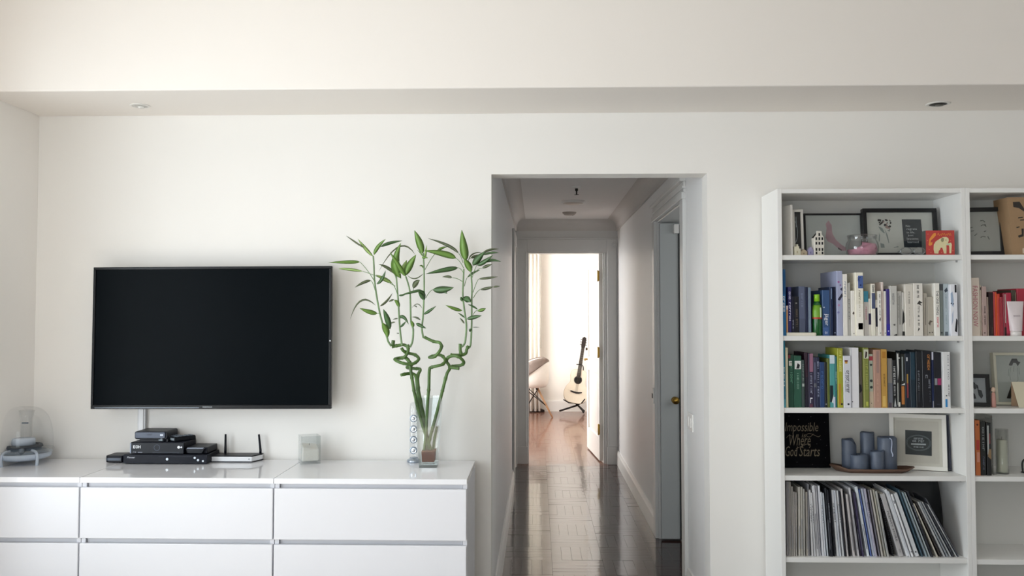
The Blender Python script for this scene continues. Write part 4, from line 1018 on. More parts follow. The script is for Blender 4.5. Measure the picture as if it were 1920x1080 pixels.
row([('blue paperback lettered Jager down its spine', 1543, 1556.5, 544, '33527f', [('t', 'jäger', 'eef2f6', .22, .48, .62), ('r', '3f5f96', 0, .18, .1, .8), ('h', 'JB', 'cfd8e4', .04, .09, .4), ('d', 'c7d3df', .62, .2, .1)]),
     ('navy hardback with a thin pale blue stripe', 1557, 1562.6, 538, '182a4f', [('r', '7f93b2', .75, .97, .4, .7)]),
     ('black-navy paperback', 1563, 1568.2, 538, '131a33', [('d', '9aa3b8', .06, .5, .25)], {'set': .035}),
     ('tall lavender book with pink and black blossoms', 1568.6, 1581, 508, 'a3a9c6', [('d', '9c5f93', .83, .3, .2), ('d', '8d6aa0', .78, .62, .16), ('p', '23233a', [(.1, .56), (.9, .66), (1, .61), (.4, .54)]), ('d', '2c2c48', .56, .5, .12), ('d', 'b285ac', .47, .3, .2), ('d', '7f7fb0', .36, .2, .2), ('p', '39395a', [(.5, .72), (1, .75), (.9, .69)])], {'depth': .23, 'set': .02}),
     ('tall white spine with grey letters', 1581.5, 1590, 514, W0, [('t', 'Monocle', '8b93a6', .62, .88, .4)], {'set': .02}),
     ('thin grey-white paperback', 1590.3, 1595.5, 530, 'c8c8c4', [('t', 'poems', '8b8b8b', .3, .7, .4)]),
     ('plain white paperback with small dark emblem', 1596, 1604, 545, W0, [('p', '4a4038', [(.3, .5), (.6, .54), (.8, .5), (.5, .46)]), ('d', '333333', .05, .6, .12)], {'set': .022}),
     ('tallest cream book with a blue patterned panel', 1604.3, 1620, 511, 'eeeada', [('r', '4a63a0', .75, .95, .35, .98), ('h', 'LO', '1d2f63', .86, .93, .4), ('d', '1d2f63', .8, .66, .12), ('r', 'f5f2e8', .0, .5, .1, .95), ('t', 'the book of ideas', 'b5ad98', .3, .55, .16), ('r', 'd9d5cb', .1, .2, .3, .9), ('t', 'lines', '77705f', .56, .72, .2)], {'set': .016}),
     ('pale grey book with a teal upper block', 1620.5, 1629, 546, 'cfcbc7', [('r', '3f8ea8', .76, 1, 0, 1), ('t', 'journal', 'c98b96', .35, .65, .35)]),
     ('thin white book with a dark plum label', 1629.3, 1633.6, 560, W1, [('r', '221c44', .3, .6, 0, 1)]),
     ('ivory book with a navy name plate', 1634, 1642, 532, 'e9e6d8', [('r', '4c5676', .52, .82, .1, 1), ('t', 'RLT', '33333f', .84, .97, .5)], {'set': .024}),
     ('very thin white book with a long black bar', 1642.3, 1646, 562, W1, [('r', '10132c', .25, .78, .0, 1)]),
     ('white paperback with black script title', 1646.3, 1653.5, 546, W0, [('t', 'How to be well', '7b7b77', .45, .93, .4), ('p', '1d1d1d', [(.3, .36), (.8, .42), (.6, .32)]), ('d', '44403b', .06, .6, .15)], {'set': .024}),
     ('thin blush pink paperback standing above its neighbours', 1653.8, 1657.8, 529, 'd9c9c2', [('r', 'b7a79f', .1, .5, .3, .6)]),
     ('plain white slim paperback', 1658.2, 1662.5, 546, W0, [('d', '44403b', .06, .4, .2)]),
     ('slim purple book', 1663, 1669, 542, '3c2f7c', [('r', '2a2496', 0, .25, 0, 1), ('d', 'c9c9e6', .1, .5, .2)]),
     ('light grey hardback with faded title', 1669.5, 1683, 536, 'c6c5c0', [('t', 'Brilliant', '77797b', .62, .85, .3, -.05), ('d', '8d8d8a', .22, .55, .16), ('d', 'c6c5c0', .22, .55, .11), ('p', '2b2b2b', [(.4, .01), (.9, .04), (.95, 0)])], {'set': .024}),
     ('dull grey paperback with a darker panel', 1683.4, 1692, 546, 'b9b8b3', [('r', '9a9a95', .25, .9, .35, .75), ('t', 'history of art', '8b8b87', .4, .95, .2, -.25)]),
     ('thin white and black patterned book', 1692.4, 1696.5, 548, 'c9c7c1', [('p', '1d1d1d', [(0, .25), (1, .32), (.9, .5), (.2, .62)]), ('r', '222222', 0, .1, 0, 1)]),
     ('thick cream hardback with grey title', 1697, 1713.5, 533, 'd9d4ca', [('t', 'SIMPLE LIFE', '6b6760', .62, .86, .16), ('t', 'a field guide', 'aaa59b', .18, .55, .08)], {'set': .022}),
     ('white hardback with long black title', 1714, 1731.5, 531, 'e6e2da', [('t', 'WHO DO WE', '2b2b2b', .72, .97, .22, -.02), ('p', '3a3733', [(.35, .6), (.6, .67), (.95, .63), (.7, .61), (.9, .57), (.5, .6)]), ('t', 'CHOOSE TO BE NOW', '2b2b2b', .18, .57, .18, .02), ('p', '1d1d1d', [(.4, .08), (.62, .13), (.5, .16)])], {'set': .02}),
     ('thin beige paperback', 1732.5, 1739.5, 550, 'b8b2a6', [('r', '77736c', .25, .9, .4, .6)]),
     ('short taupe paperback with a brown mark', 1740, 1751, 557, 'b5afa2', [('p', '5d564c', [(.1, .32), (.4, .4), (.9, .37), (.5, .34), (.4, .26)]), ('d', '55504a', .08, .3, .12), ('d', '55504a', .09, .75, .12)]),
     ('white paperback titled The One Thing', 1751.4, 1763, 531, 'efedE6'.lower(), [('t', 'THE ONE THING', '151515', .4, .86, .5, .05), ('t', 'GARY', 'cc4a5a', .16, .36, .35, .05)], {'set': .018}),
     ('grey-green paperback with a dark top', 1763.4, 1769.5, 533, '85908c', [('r', '4d5257', .88, 1, 0, 1), ('d', '444a4c', .06, .4, .3)]),
     ('pale ice blue paperback', 1770, 1779.5, 532, 'b4c1c7', [('p', '3f4a55', [(.2, .87), (.7, .93), (.9, .86), (.4, .83)]), ('t', 'breathe deep', '8496a0', .2, .8, .2), ('r', '5c6770', 0, .08, .2, .8)]),
     ('white magazine with pale blue shapes and black marks', 1780, 1796.5, 533, 'e9ebf2', [('p', '9fb2cc', [(.05, .82), (.3, .86), (.45, .7), (.4, .55), (.2, .6), (.05, .66)]), ('d', '39435a', .63, .12, .1), ('d', '39435a', .62, .42, .09), ('p', 'b8c4d8', [(.1, .2), (.35, .3), (.4, .5), (.2, .42)]), ('r', '15171d', .84, .99, .62, .9), ('h', 'G', 'dcdcdc', .9, .95, .2), ('p', '15171d', [(.55, .09), (.85, .07), (.95, .3), (.78, .34)])], {'set': .012})],
    zb, 'right of the green bottle', 'books on the second shelf', xmin=PY(1542.2, 627, YB + .03)[0], xmax=IN1)
# green bottle between the books
yb_ = YB + .045; x, _ = PY(1532, 600, yb_)
bt = thing('bottle', 'green plastic bottle with lime cap among the dark blue books', 'bottle', (x, yb_, zb))
r = 8.8 / F * yb_; hb_ = PY(1532, 552, yb_)[1] - zb
obj('body', MB().lathe([(0, 0), (r * .9, 0), (r, .006), (r, hb_ * .42), (r * .98, hb_ * .6), (r * .8, hb_ * .75), (r * .58, hb_ * .83), (0, hb_ * .83)], 24), mat('green_bottle', '1f5a2c', .15, var=.1), bt)
obj('label_band', MB().lathe([(r * 1.01, hb_ * .42), (r * 1.01, hb_ * .6), (r * .83, hb_ * .74), (r * .8, hb_ * .74)], 24), mat('lime_label', '6ea02c', .4), bt)
obj('red_stripe', MB().lathe([(r * 1.015, hb_ * .405), (r * 1.02, hb_ * .41), (r * 1.02, hb_ * .44), (r * 1.015, hb_ * .445)], 24), flat('b53a2a'), bt)
obj('cap', MB().lathe([(0, hb_ * .83), (r * .62, hb_ * .83), (r * .62, hb_ * .99), (r * .55, hb_), (0, hb_)], 20), mat('lime_cap', '86c024', .35), bt)
obj('label_patch', MB().box(r * .35, r * .62, -r * .98, -r * .7, hb_ * .44, hb_ * .68), flat('c9d6c0'), bt)
# ---- shelf 3 (dark and colourful books)
zc = SH[2]
row([('tall teal book against the left side', 1468.5, 1473.6, 636, '1c7f9c', [('t', 'sea', 'b9dbe2', .3, .6, .4), ('r', '4fa6b8', 0, .12, 0, 1)], {'set': .02}),
     ('thin cream book', 1474, 1478.6, 652, 'd9d1b2', [], {'set': .018}),
     ('dark green paperback with a white tag', 1479, 1489, 665, '1f4a3b', [('r', 'd9dcd6', .79, .88, .1, .7), ('h', 'PS', '23332b', .81, .86, .4), ('t', 'WIDGETS', '5e9a7e', .45, .78, .4, .05), ('r', '7a2733', .93, 1, 0, .4)]),
     ('bottle green book with a black and white label', 1489.5, 1503.5, 667, '2b5a48', [('r', 'dfe2e0', .74, .9, .1, .95), ('p', '17191a', [(.3, .75), (.5, .86), (.8, .82), (.7, .75)]), ('t', 'thread', '7fa593', .35, .68, .25)]),
     ('slim grey-green book with a pale square', 1504, 1509.3, 675, '3c4c4a', [('r', 'a9b3ae', .44, .5, .1, .9), ('t', 'LATER', '84918e', .55, .92, .4)]),
     ('dark maroon hardback', 1509.7, 1516, 661, '35202f', [('r', '1d1a2c', .0, .55, 0, 1)], {'set': .036}),
     ('plum book with a pink top', 1516.4, 1526, 663, '2d2740', [('r', '94687f', .66, 1, .2, .95), ('t', 'Harbour songs', 'aab0c4', .25, .64, .4), ('h', 'A', 'e2e4ea', .08, .18, .6), ('r', '5a3145', 0, .06, .1, .8)]),
     ('dark violet-grey paperback', 1526.4, 1531.7, 670, '33344f', [('r', '5d6079', .55, .9, .2, .8), ('r', '6a6d75', .4, .48, .1, .9)]),
     ('navy paperback lettered from top to foot', 1532, 1537.6, 670, '1c2341', [('t', 'THE LONG WALK', '9fa6c2', .2, .92, .5)]),
     ('royal blue short paperback', 1538, 1546.6, 679, '25406f', [('t', 'blues', '4b6da5', .4, .8, .4)]),
     ('short black spine', 1547, 1551.4, 679, '15191c', [('d', '8e9296', .07, .5, .3)]),
     ('thin olive green spine', 1551.8, 1556.4, 672, '5f6a2c'),
     ('teal and white paperback with a black foot', 1556.8, 1566.5, 666, '4f9c9c', [('r', 'cfdde6', .84, 1, 0, .95), ('r', '14222a', .1, .42, 0, .6), ('p', 'dfe6e8', [(.3, .1), (.7, .25), (.6, .08)]), ('r', 'c8cfe6', 0, .2, .65, 1)]),
     ('slim petrol blue book', 1567, 1570.3, 668, '2a6d77', [('t', 'lowland', '9fd0cc', .45, .7, .5)]),
     ('yellow-green hardback, orange towards its foot', 1570.7, 1581.5, 653, 'a3a533', [('t', 'THE KITCHEN', 'e2df9c', .6, .96, .4), ('r', 'b58a2e', .05, .4, .1, .6), ('d', '2b2a1a', .06, .7, .2)], {'set': .022}),
     ('white paperback with handwritten title and flag colours', 1582.2, 1596.5, 667, 'd8dae2', [('r', '6b2a2a', .885, .915, .15, .6), ('r', 'c9962c', .85, .885, .2, .55), ('t', 'Rayenkorps', '2b2e38', .28, .72, .34, .05), ('t', 'naast', '7d818c', .3, .68, .1, -.25), ('d', '23262f', .07, .6, .14)], {'set': .016}),
     ('tall plain white hardback', 1597, 1611.3, 652, 'e6e6ea', [('r', 'c9cad2', .0, 1, 0, .12), ('d', '444444', .1, .1, .08)], {'set': .02}),
     ('brownish grey hardback with dark stain', 1611.8, 1617.8, 660, '6f675f', [('p', '25212a', [(0, .25), (.8, .3), (.6, .4), (.1, .42)])], {'set': .034}),
     ('olive hardback with a dark picture at its head', 1618.2, 1630, 652, '7f8740', [('r', 'c9cbb8', .82, .97, .1, .98), ('p', '3a2b2b', [(.3, .83), (.45, .94), (.75, .93), (.7, .86), (.5, .83)]), ('r', '9b9d5a', .0, .8, .0, .25), ('t', 'Orchards', 'a5ab5c', .3, .75, .4, .1), ('r', 'b5ba52', .03, .1, .4, .8)], {'set': .022}),
     ('mottled mint book with a red head', 1630.4, 1638, 664, 'b3bfae', [('r', 'b2404e', .88, .96, .05, .95), ('d', '2d3a38', .8, .5, .3), ('d', '2d3a38', .5, .5, .35), ('d', '2d3a38', .38, .5, .35), ('r', 'cdbfa8', .0, .3, 0, 1), ('d', '555044', .08, .5, .12)]),
     ('rosy beige hardback', 1638.4, 1652.6, 656, 'b58f7e', [('r', '9d7f78', .6, .98, .35, .75), ('t', 'oud en nieuw', 'cda892', .1, .5, .2)], {'set': .02}),
     ('golden yellow hardback', 1653, 1664.5, 655, 'c2974a', [('r', 'b07a2c', .85, .96, .2, .8), ('t', 'DE FLUISTERAAR', '5d4524', .36, .58, .24), ('r', 'd9b768', .02, .2, .2, .7)], {'set': .022}),
     ('mid grey hardback with bluish foot', 1665, 1674, 672, '8a8783', [('r', '6f727c', .1, .5, 0, 1), ('r', '4f4350', 0, .1, .2, .8)]),
     ('black paperback with upright white lettering', 1674.4, 1681.6, 675, '17191b', [('t', 'SEASONAL', 'd4d6d6', .48, .88, .5), ('t', 'DIARY', 'b5b7b7', .25, .45, .4), ('p', 'b9bcbc', [(.3, .02), (.6, .2), (.9, .02)])]),
     ('black and white checked spine', 1682, 1689, 661, '1c1d1d', [('p', 'cfd0cc', [(.1, .98), (.5, .98), (.6, .7), (.3, .5), (.2, .7)]), ('d', 'dcdcd6', .9, .75, .2), ('r', 'a9aba4', .05, .45, .1, .4), ('r', 'd9dad2', .02, .1, .3, .9)], {'set': .026}),
     ('patterned black book with an orange panel', 1689.4, 1697.6, 664, '23241f', [('r', 'b8763a', .06, .4, .15, .85), ('r', '97a0a0', .5, .95, .3, .6), ('p', 'cfd0cc', [(0, .42), (1, .46), (1, .42)])]),
     ('deep navy book with a gold and red stripe', 1698, 1707.6, 663, '101c2c', [('r', 'a9863f', .45, .62, .3, .6), ('r', '8d3a3f', .18, .45, .32, .62), ('r', 'c7cbd0', .86, .93, .25, .55)]),
     ('dark petrol hardback', 1708, 1717.6, 660, '132836', [('r', '1d3a4a', .5, .98, .1, .9)]),
     ('black hardback with faint white title', 1718, 1729.8, 659, '0d1119', [('t', 'Hollow crown', '8d939e', .3, .66, .25, -.1), ('r', '3a3f4a', .1, .28, .35, .5)], {'set': .024}),
     ('thick black hardback with an orange title', 1730.2, 1747.4, 658, '0b0e18', [('t', 'Hooker', 'b9793a', .66, .94, .26, .2), ('h', 'DB', 'aeb3bd', .52, .58, .3), ('t', 'rebel', '8d939e', .34, .5, .2, .25), ('t', 'novel', '5d636e', .1, .3, .1, .3)], {'set': .022}),
     ('slim navy spine with a white tip', 1747.8, 1752, 660, '22305c', [('r', 'dfe3f6', .86, 1, .1, .9), ('r', '9fa3b0', 0, .12, .3, .8)]),
     ('black hardback with grey and magenta squares', 1752.4, 1766.4, 661, '12141f', [('r', '8f9499', .41, .53, .06, .42), ('r', '9b3263', .41, .53, .45, .95), ('r', '2d3040', .05, .07, .3, .8)]),
     ('white hardback with a blue block at its foot', 1766.8, 1783, 660, 'dfe1e2', [('r', '2f86c4', .02, .16, .25, .55), ('d', '4a4f55', .22, .42, .1), ('t', 'REIS GIDS', '34383d', .2, .42, .16, .25), ('t', 'wereld', '9ba0a4', .5, .95, .2, .22)], {'set': .016})],
    zc, 'from left on third shelf', 'books on the third shelf', xmin=IN0, xmax=IN1)
# ---- right bookcase books
row([('cream hardback titled Fashion Now', 1818.2, 1838.2, 521, 'd6cabd', [('t', 'FASHION NOW', 'b56a78', .16, .86, .5, .05)], {'set': .02}),
     ('thin cream spine beside the fashion book', 1838.5, 1841.5, 534, 'd9d0c0', [('r', '3a3330', .9, .95, .2, .8)]),
     ('dusty pink hardback with dark title', 1842, 1851.3, 537, 'b39c96', [('t', 'ROOD KATER', '33272a', .22, .6, .35), ('d', '4a3a3a', .06, .4, .16)], {'set': .022}),
     ('slim beige spine', 1851.6, 1854.6, 557, 'b7a698'),
     ('very dark brown hardback', 1855, 1863.6, 548, '2e1a1c', [('r', '4b3a34', .05, .2, .5, .8)], {'set': .034}),
     ('crimson and orange hardback', 1864, 1870.2, 547, 'ad3234', [('r', 'd5561e', .0, .98, .45, .95)]),
     ('orange-red paperback', 1870.6, 1876.2, 551, 'c5402a', [('r', 'a4323a', 0, .9, .55, 1)]),
     ('deep red paperback', 1876.6, 1882, 557, '9c2a38'),
     ('thin dark red spine with a white line', 1882.4, 1887.6, 550, '8b2434', [('r', 'cfc4bc', .3, .98, .55, .85), ('r', '2b1518', 0, .2, .2, .9)]),
     ('bright raspberry red hardback', 1888, 1897.6, 549, 'ab1f40', [('r', '7d1a32', .0, .05, 0, 1)]),
     ('olive brown hardback behind the white tube', 1898, 1907, 544, '4a4436', [('r', 'b0a087', .1, .95, .8, .95)], {'set': .05}),
     ('broad cherry red hardback', 1907.4, 1926, 541, 'a32339', [], {'set': .045})],
    zb, 'on right bookcase second shelf', 'books in the right bookcase', xmin=JN0)
row([('purple-blue paperback with a white dot', 1822.5, 1829, 781, '2b2470', [('d', 'd5d4ec', .55, .5, .3), ('t', 'SPIRIT', 'a9a8d0', .05, .45, .4)]),
     ('orange paperback with a red band', 1829.4, 1839, 788, 'c26e3c', [('r', 'b23c34', .46, .64, .2, .85), ('r', 'd3937c', .24, .42, .3, .85), ('d', '5a2418', .92, .5, .2)]),
     ('black paperback with grey letters', 1839.6, 1849.6, 790, '1b201f', [('t', 'CHARLEY', '8c9292', .45, .9, .35), ('t', 'stories', '5d6276', .1, .35, .3)]),
     ('black book with a brown and white picture', 1851.5, 1859.5, 793, '131517', [('r', 'a9aeac', .4, .95, .1, .5), ('p', '8d7455', [(.2, .36), (.95, .3), (.95, .5), (.4, .5)]), ('r', '7f3c3c', .6, .8, .5, .8)])],
    SH[3], 'on right bookcase fourth shelf', 'books in the right bookcase', xmin=JN0)
# ---------------------------------------------------------------- magazines on the bottom shelf in view: measured on a crop (origin 1460, 890, x 5.333)
ze = SH[4]
MAGS = [  # top x, top y, foot x, thickness, colour, wording
 (84, 68, 90, 15, '8f8c8e', 'warm grey magazine'), (99, 68, 106, 13, '9a9796', 'grey magazine'), (114, 70, 121, 13, '9f9c98', 'pale taupe magazine'), (134, 118, 140, 17, 'a19e99', 'shorter taupe magazine'),
 (154, 170, 158, 9, 'b9b5b0', 'short cream magazine'), (174, 176, 178, 14, 'b0aca7', 'short putty magazine'), (206, 122, 211, 18, 'bbb8b0', 'tall ivory magazine'), (228, 124, 236, 20, 'b3b1a9', 'tall oatmeal magazine'), (253, 142, 260, 12, 'a7a59f', 'stone magazine'),
 (277, 172, 288, 20, 'b5b1aa', 'short beige magazine'), (296, 92, 306, 9, '87878c', 'tall mid grey magazine'), (312, 152, 342, 15, 'c7c6c6', 'silver grey magazine'), (330, 180, 368, 13, 'bfc0c2', 'short silver magazine'), (348, 108, 392, 24, 'd9dade', 'tall bright white magazine'),
 (372, 110, 416, 14, 'c8cad1', 'cool white magazine'), (402, 110, 446, 18, 'd6d8de', 'tall snow white magazine'), (424, 174, 468, 15, 'ccd0d7', 'frosty white magazine with grey specks'), (446, 184, 494, 12, 'b6bcc2', 'bluish grey magazine'),
 (470, 132, 520, 16, '14171f', 'black magazine'), (490, 150, 538, 15, '1b1e27', 'charcoal magazine'), (512, 142, 560, 17, '12141c', 'jet black magazine'),
 (537, 153, 594, 22, 'd6d9de', 'thick white magazine'), (562, 156, 622, 15, 'c4c8cf', 'light grey magazine'), (586, 160, 648, 17, 'dcdfe2', 'milk white magazine'), (606, 168, 668, 10, '23242c', 'thin black magazine'),
 (630, 142, 694, 15, 'b9b4b3', 'pinkish grey magazine'), (654, 170, 716, 10, '202028', 'slim black magazine'), (682, 196, 756, 20, 'bdb8b8', 'short rosy grey magazine'), (708, 130, 800, 18, 'd0d0d5', 'tall pale grey magazine'),
 (736, 162, 826, 12, '292433', 'dark plum magazine'), (756, 180, 850, 15, '3b3450', 'violet magazine'), (776, 122, 896, 24, 'e0e7ee', 'tall icy white magazine'), (806, 150, 928, 9, '5a6fa8', 'slim blue magazine'), (830, 140, 952, 20, 'bac1cd', 'blue-grey magazine'),
 (862, 140, 980, 16, 'a8a6b6', 'lilac grey magazine'), (896, 150, 1012, 12, '6f6c77', 'dim grey magazine'), (920, 152, 1040, 16, 'bab6b0', 'light taupe magazine'), (948, 152, 1068, 16, 'b8b6aa', 'greenish cream magazine'), (976, 166, 1098, 18, 'a9aaa6', 'ash grey magazine'),
 (1000, 190, 1150, 14, '25262b', 'black wire-bound book')]
tail = [(1068, 150, 1290, 24, 'e0e3e7', 'wide white paperback with a grey top corner', 0), (1098, 165, 1316, 9, 'c3c6cb', 'thin grey magazine', 0), (1130, 198, 1342, 18, 'eaecee', 'clean white hardback', 0), (1166, 190, 1388, 36, 'd3d7db', 'wide pale grey hardback with dark emblem', 1),
 (1198, 150, 1440, 14, '3c5462', 'petrol magazine', 0), (1238, 178, 1482, 16, '8fa0a9', 'steel blue magazine', 0), (1262, 180, 1512, 12, 'b3bcbd', 'pale steel magazine', 0), (1290, 170, 1540, 16, '26282f', 'leaning black magazine', 0),
 (1352, 290, 1590, 12, 'c2bdb0', 'short buff magazine', 0), (1372, 280, 1622, 12, '3b3634', 'short dark brown magazine', 0), (1394, 276, 1660, 16, 'b9bbbd', 'short leaning silver magazine', 0), (1412, 274, 1692, 13, '8f959b', 'short leaning slate magazine', 0),
 (1436, 278, 1722, 13, 'c3c7ca', 'leaning pale magazine', 0), (1462, 282, 1752, 11, '33363d', 'leaning graphite magazine', 0), (1490, 300, 1778, 11, 'd0d4d8', 'leaning white leaflet', 0), (1470, 240, 1800, 10, '4a4d55', 'outermost leaning dark grey folder', 0)]
def crop2px(x, y): return 1460 + x / 5.3333, 890 + y / 5.3333
def magazine(i, tx, ty, fx, th, col, word, extra=None):
    yf = YB + .02 + random.uniform(0, .012)
    px, py = crop2px(fx, 832); xf = PY(px, py, yf)[0]
    px, py = crop2px(tx, ty); xt, zt = PY(px, py, yf)
    w = th / 5.3333 / F * yf
    ang = math.atan2(xf - xt, zt - ze)
    Lh = math.hypot(xf - xt, zt - ze) - .001
    # stand the tilted block on its lower corner
    z0 = ze + abs(math.sin(ang)) * w / 2 + .0003
    pr = []
    if extra == 'plenty':
        pr = [('t', 'PLENTY MORE', '26262a', .24, .72, .36), ('h', 'YO', '77777c', .06, .11, .35)]
    elif extra == 'emblem':
        pr = [('d', '2b2e33', .07, .45, .2), ('d', 'aab0b5', .08, .5, .08)]
    else:
        rr = random.random()
        lightc = int(col[:2], 16) > 120
        c2 = '8f9299' if lightc else '71757f'
        if rr < .35: pr = [('r', c2, .1, .4 + rr * .6, .3, .7)]
        elif rr < .55: pr = [('t', 'abcdefg', '4b4d54' if lightc else 'a0a4ad', .5, .8, .5)]
        elif rr < .7: pr = [('d', '4b4d54' if lightc else 'a0a4ad', .08, .5, .25), ('r', c2, .85, .9, .1, .9)]
    label = f"{word} leaning on bottom shelf, {ordinal(i)} from left" if math.degrees(ang) > 2 else f"{word} upright on bottom shelf, {ordinal(i)} from left"
    t = make_book('magazine', label, 'magazine', 'magazines on the bottom shelf', -w / 2, w / 2, yf, .215 if i < 37 else .135, 0, Lh, col, pr)
    t.location = (xf, yf, z0); t.rotation_euler = (0, -ang, 0)
    if extra is None and 'wire-bound' in word:
        cb = MB()
        for k in range(26): cb.box(-w / 2 - .001, w / 2 + .001, -.004, .001, Lh * (.04 + .035 * k), Lh * (.04 + .035 * k) + .0035)
        tag(obj('wire_binding', cb, mat('binding_wire', '0d0d10', .3, metal=.4), t), kind='stuff')
n = 0
for e in MAGS:
    n += 1; magazine(n, *e)
n += 1; magazine(n, 1036, 196, 1228, 44, 'b5b4b5', 'thick grey book titled Plenty More', 'plenty')
for e in tail:
    n += 1; magazine(n, *e[:6], 'emblem' if e[6] else None)
# black folded bag pushed in behind the leaning magazines at the right end
zt = SH[3] - .024
bx1 = IN1 - .004
bag = thing('folded_bag', 'black crumpled bag stuffed behind leaning magazines at the shelf end', 'bag', (bx1, YB + .218, ze))
P0 = MB(); nx, nz = 14, 10
hgt = zt - ze - .006
grid = []
for side in (0, 1):
    for j in range(nz + 1):
        for i in range(nx + 1):
            u, v = i / nx, j / nz
            right = -.002 - .045 * max(0, v - .35) ** 1.5
            left = -.05 - .40 * v ** .8
            x = left + (right - left) * u
            bul = math.sin(PI * u) ** .6 * math.sin(PI * min(1, v * .9 + .05)) ** .5 if 0 < u < 1 else 0
            y = (-.042 if side == 0 else .030) * max(bul, .05) + .006 * math.sin(17 * u + 9 * v) * bul
            grid.append((x, y, max(.002, v * hgt)))
nn = (nx + 1) * (nz + 1); fs = []
for side in (0, 1):
    for j in range(nz):
        for i in range(nx):
            a = side * nn + j * (nx + 1) + i
            q = (a, a + 1, a + nx + 2, a + nx + 1); fs.append(q if side == 0 else q[::-1])
edge = [j * (nx + 1) for j in range(nz + 1)]; edge2 = [j * (nx + 1) + nx for j in range(nz + 1)]
for j in range(nz):
    a, b = edge[j], edge[j + 1]; fs.append((a, b, b + nn, a + nn)); a, b = edge2[j], edge2[j + 1]; fs.append((b, a, a + nn, b + nn))
for i in range(nx):
    a, b = i, i + 1; fs.append((b, a, a + nn, b + nn)); a, b = nz * (nx + 1) + i, nz * (nx + 1) + i + 1; fs.append((a, b, b + nn, a + nn))
P0.add(grid, fs, True)
obj('bag_body', P0, mat('black_nylon', '14171a', .4, var=.25, scale=12), bag)
# ================================================================ framed pictures and small things on the shelves
frame_blk = mat('black_frame', '0c0d10', .35, var=.1)
frame_wht = mat('white_frame', 'e3e1da', .45, var=.02)
paper = mat('art_paper', 'd9dad6', .8, var=.02)
fglass = glass('picture_glass', 'f2f5f4', edge=.35, base=.015)
def scl(Y): return F / Y
def picture(label, pxl, pxr, pyt, yfoot, z0, yaw=0.0, lean=-6.0, rail=.012, thick=.02, fm=None, cat='framed picture', matboard=None, mw=0.0, noglass=False, pm=None, name='picture_frame'):
    """stands on a shelf: foot on plane y = yfoot, px extents measured there; returns (empty, half width, height)"""
    py_b = 588 - (z0 - H) * F / yfoot
    xa, xb = PY(pxl, py_b, yfoot)[0], PY(pxr, py_b, yfoot)[0]
    h = (PY((pxl + pxr) / 2, pyt, yfoot)[1] - z0) / math.cos(math.radians(lean))
    w = (xb - xa) / math.cos(math.radians(yaw))
    t = thing(name, label, cat, ((xa + xb) / 2, yfoot, z0 + .001 + thick * abs(math.sin(math.radians(lean)))), (math.radians(lean), 0, math.radians(yaw)))
    hw = w / 2; fm = fm or frame_blk
    for n_, (a, b, c, d) in enumerate(((-hw, hw, h - rail, h), (-hw, hw, 0, rail), (-hw, -hw + rail, rail, h - rail), (hw - rail, hw, rail, h - rail))):
        obj('frame_rail', MB().box(a, b, 0, thick, c, d), fm, t, bevel=.0012)
    obj('backing', MB().box(-hw + rail, hw - rail, thick * .5, thick * .8, rail, h - rail), pm or paper, t)
    if mw: 
        m = MB(); a0, a1, b0, b1 = -hw + rail, hw - rail, rail, h - rail
        m.box(a0, a1, thick * .4, thick * .499, b1 - mw, b1); m.box(a0, a1, thick * .4, thick * .499, b0, b0 + mw); m.box(a0, a0 + mw, thick * .4, thick * .499, b0 + mw, b1 - mw); m.box(a1 - mw, a1, thick * .4, thick * .499, b0 + mw, b1 - mw)
        obj('mount', m, matboard or paper, t)
    if not noglass: obj('glazing', MB().box(-hw + rail, hw - rail, thick * .22, thick * .3, rail, h - rail), fglass, t)
    return t, hw, h, thick * .5 - .0004
za = SH[0]
# white canvas standing edge-on at the far left
cv = thing('canvas_panel', 'white canvas panel turned edge-on at left end of top shelf', 'canvas', (PY(1487, 470, YB + .03)[0], YB + .03, za), (0, 0, math.radians(103)))
hcv = PY(1485, 384, YB + .03)[1] - za
obj('canvas', MB().box(0, .155, 0, .009, 0, hcv), mat('canvas_white', 'd9d7d2', .7, bump=.1, bscale=900), cv, bevel=.001)
obj('pencil_mark', MB().box(.11, .135, .009, .0094, hcv * .40, hcv * .44), flat('8d8c89'), cv)
# white frame with a black print, turned
t, hw, h, yp = picture('narrow white frame with black print and pale arc beside the edge-on canvas', 1487.5, 1508.5, 393, YB + .09, za, yaw=0, lean=-4, rail=.011, fm=frame_wht, pm=mat('black_print', '0e1114', .5))
m = MB()
arc = [(-.002 + .014 * math.cos(a) - .012, yp, h * .52 + h * .24 * math.sin(a)) for a in [(-1.3 + 2.6 * k / 14) for k in range(15)]]
m.tube(arc, .0012, 5); m.box(-.006, -.003, yp - .0003, yp, h * .62, h * .85); obj('arc_print', m, flat('a9b4ba'), t)
# thin black frame with pink feather
t, hw, h, yp = picture('thin black frame with a pink feather print on the top shelf', 1510, 1620, 400, YB + .2, za, lean=-5, rail=.008, thick=.014, pm=mat('grey_paper', 'c3c8c5', .8, var=.02))
def crop_poly(cx0, cy0, s, pts, t, yplane):
    """outline measured in a crop -> local (x, z) on the picture plane of thing t"""
    out = []; M = root_world(t).inverted()
    for x, y in pts:
        px, py = cx0 + x / s, cy0 + y / s
        d = ray(px, py); o = Vector((0, 0, H))
        lo = M @ o; ld = (M.to_3x3() @ d)
        k = (yplane - lo.y) / ld.y; q = lo + ld * k
        out.append((q.x, q.z))
    return out
fe = crop_poly(1450, 370, 9, [(930, 390), (985, 470), (990, 560), (1000, 620), (1060, 720), (1150, 800), (1230, 850), (1230, 900), (1150, 900), (1080, 850), (1000, 780), (920, 745), (880, 680), (890, 600), (900, 520), (880, 450)], t, yp)
obj('feather_print', MB().slab(fe, yp - .0004, yp), mat('pink_print', 'bb9ba3', .7, var=.3, scale=30), t)
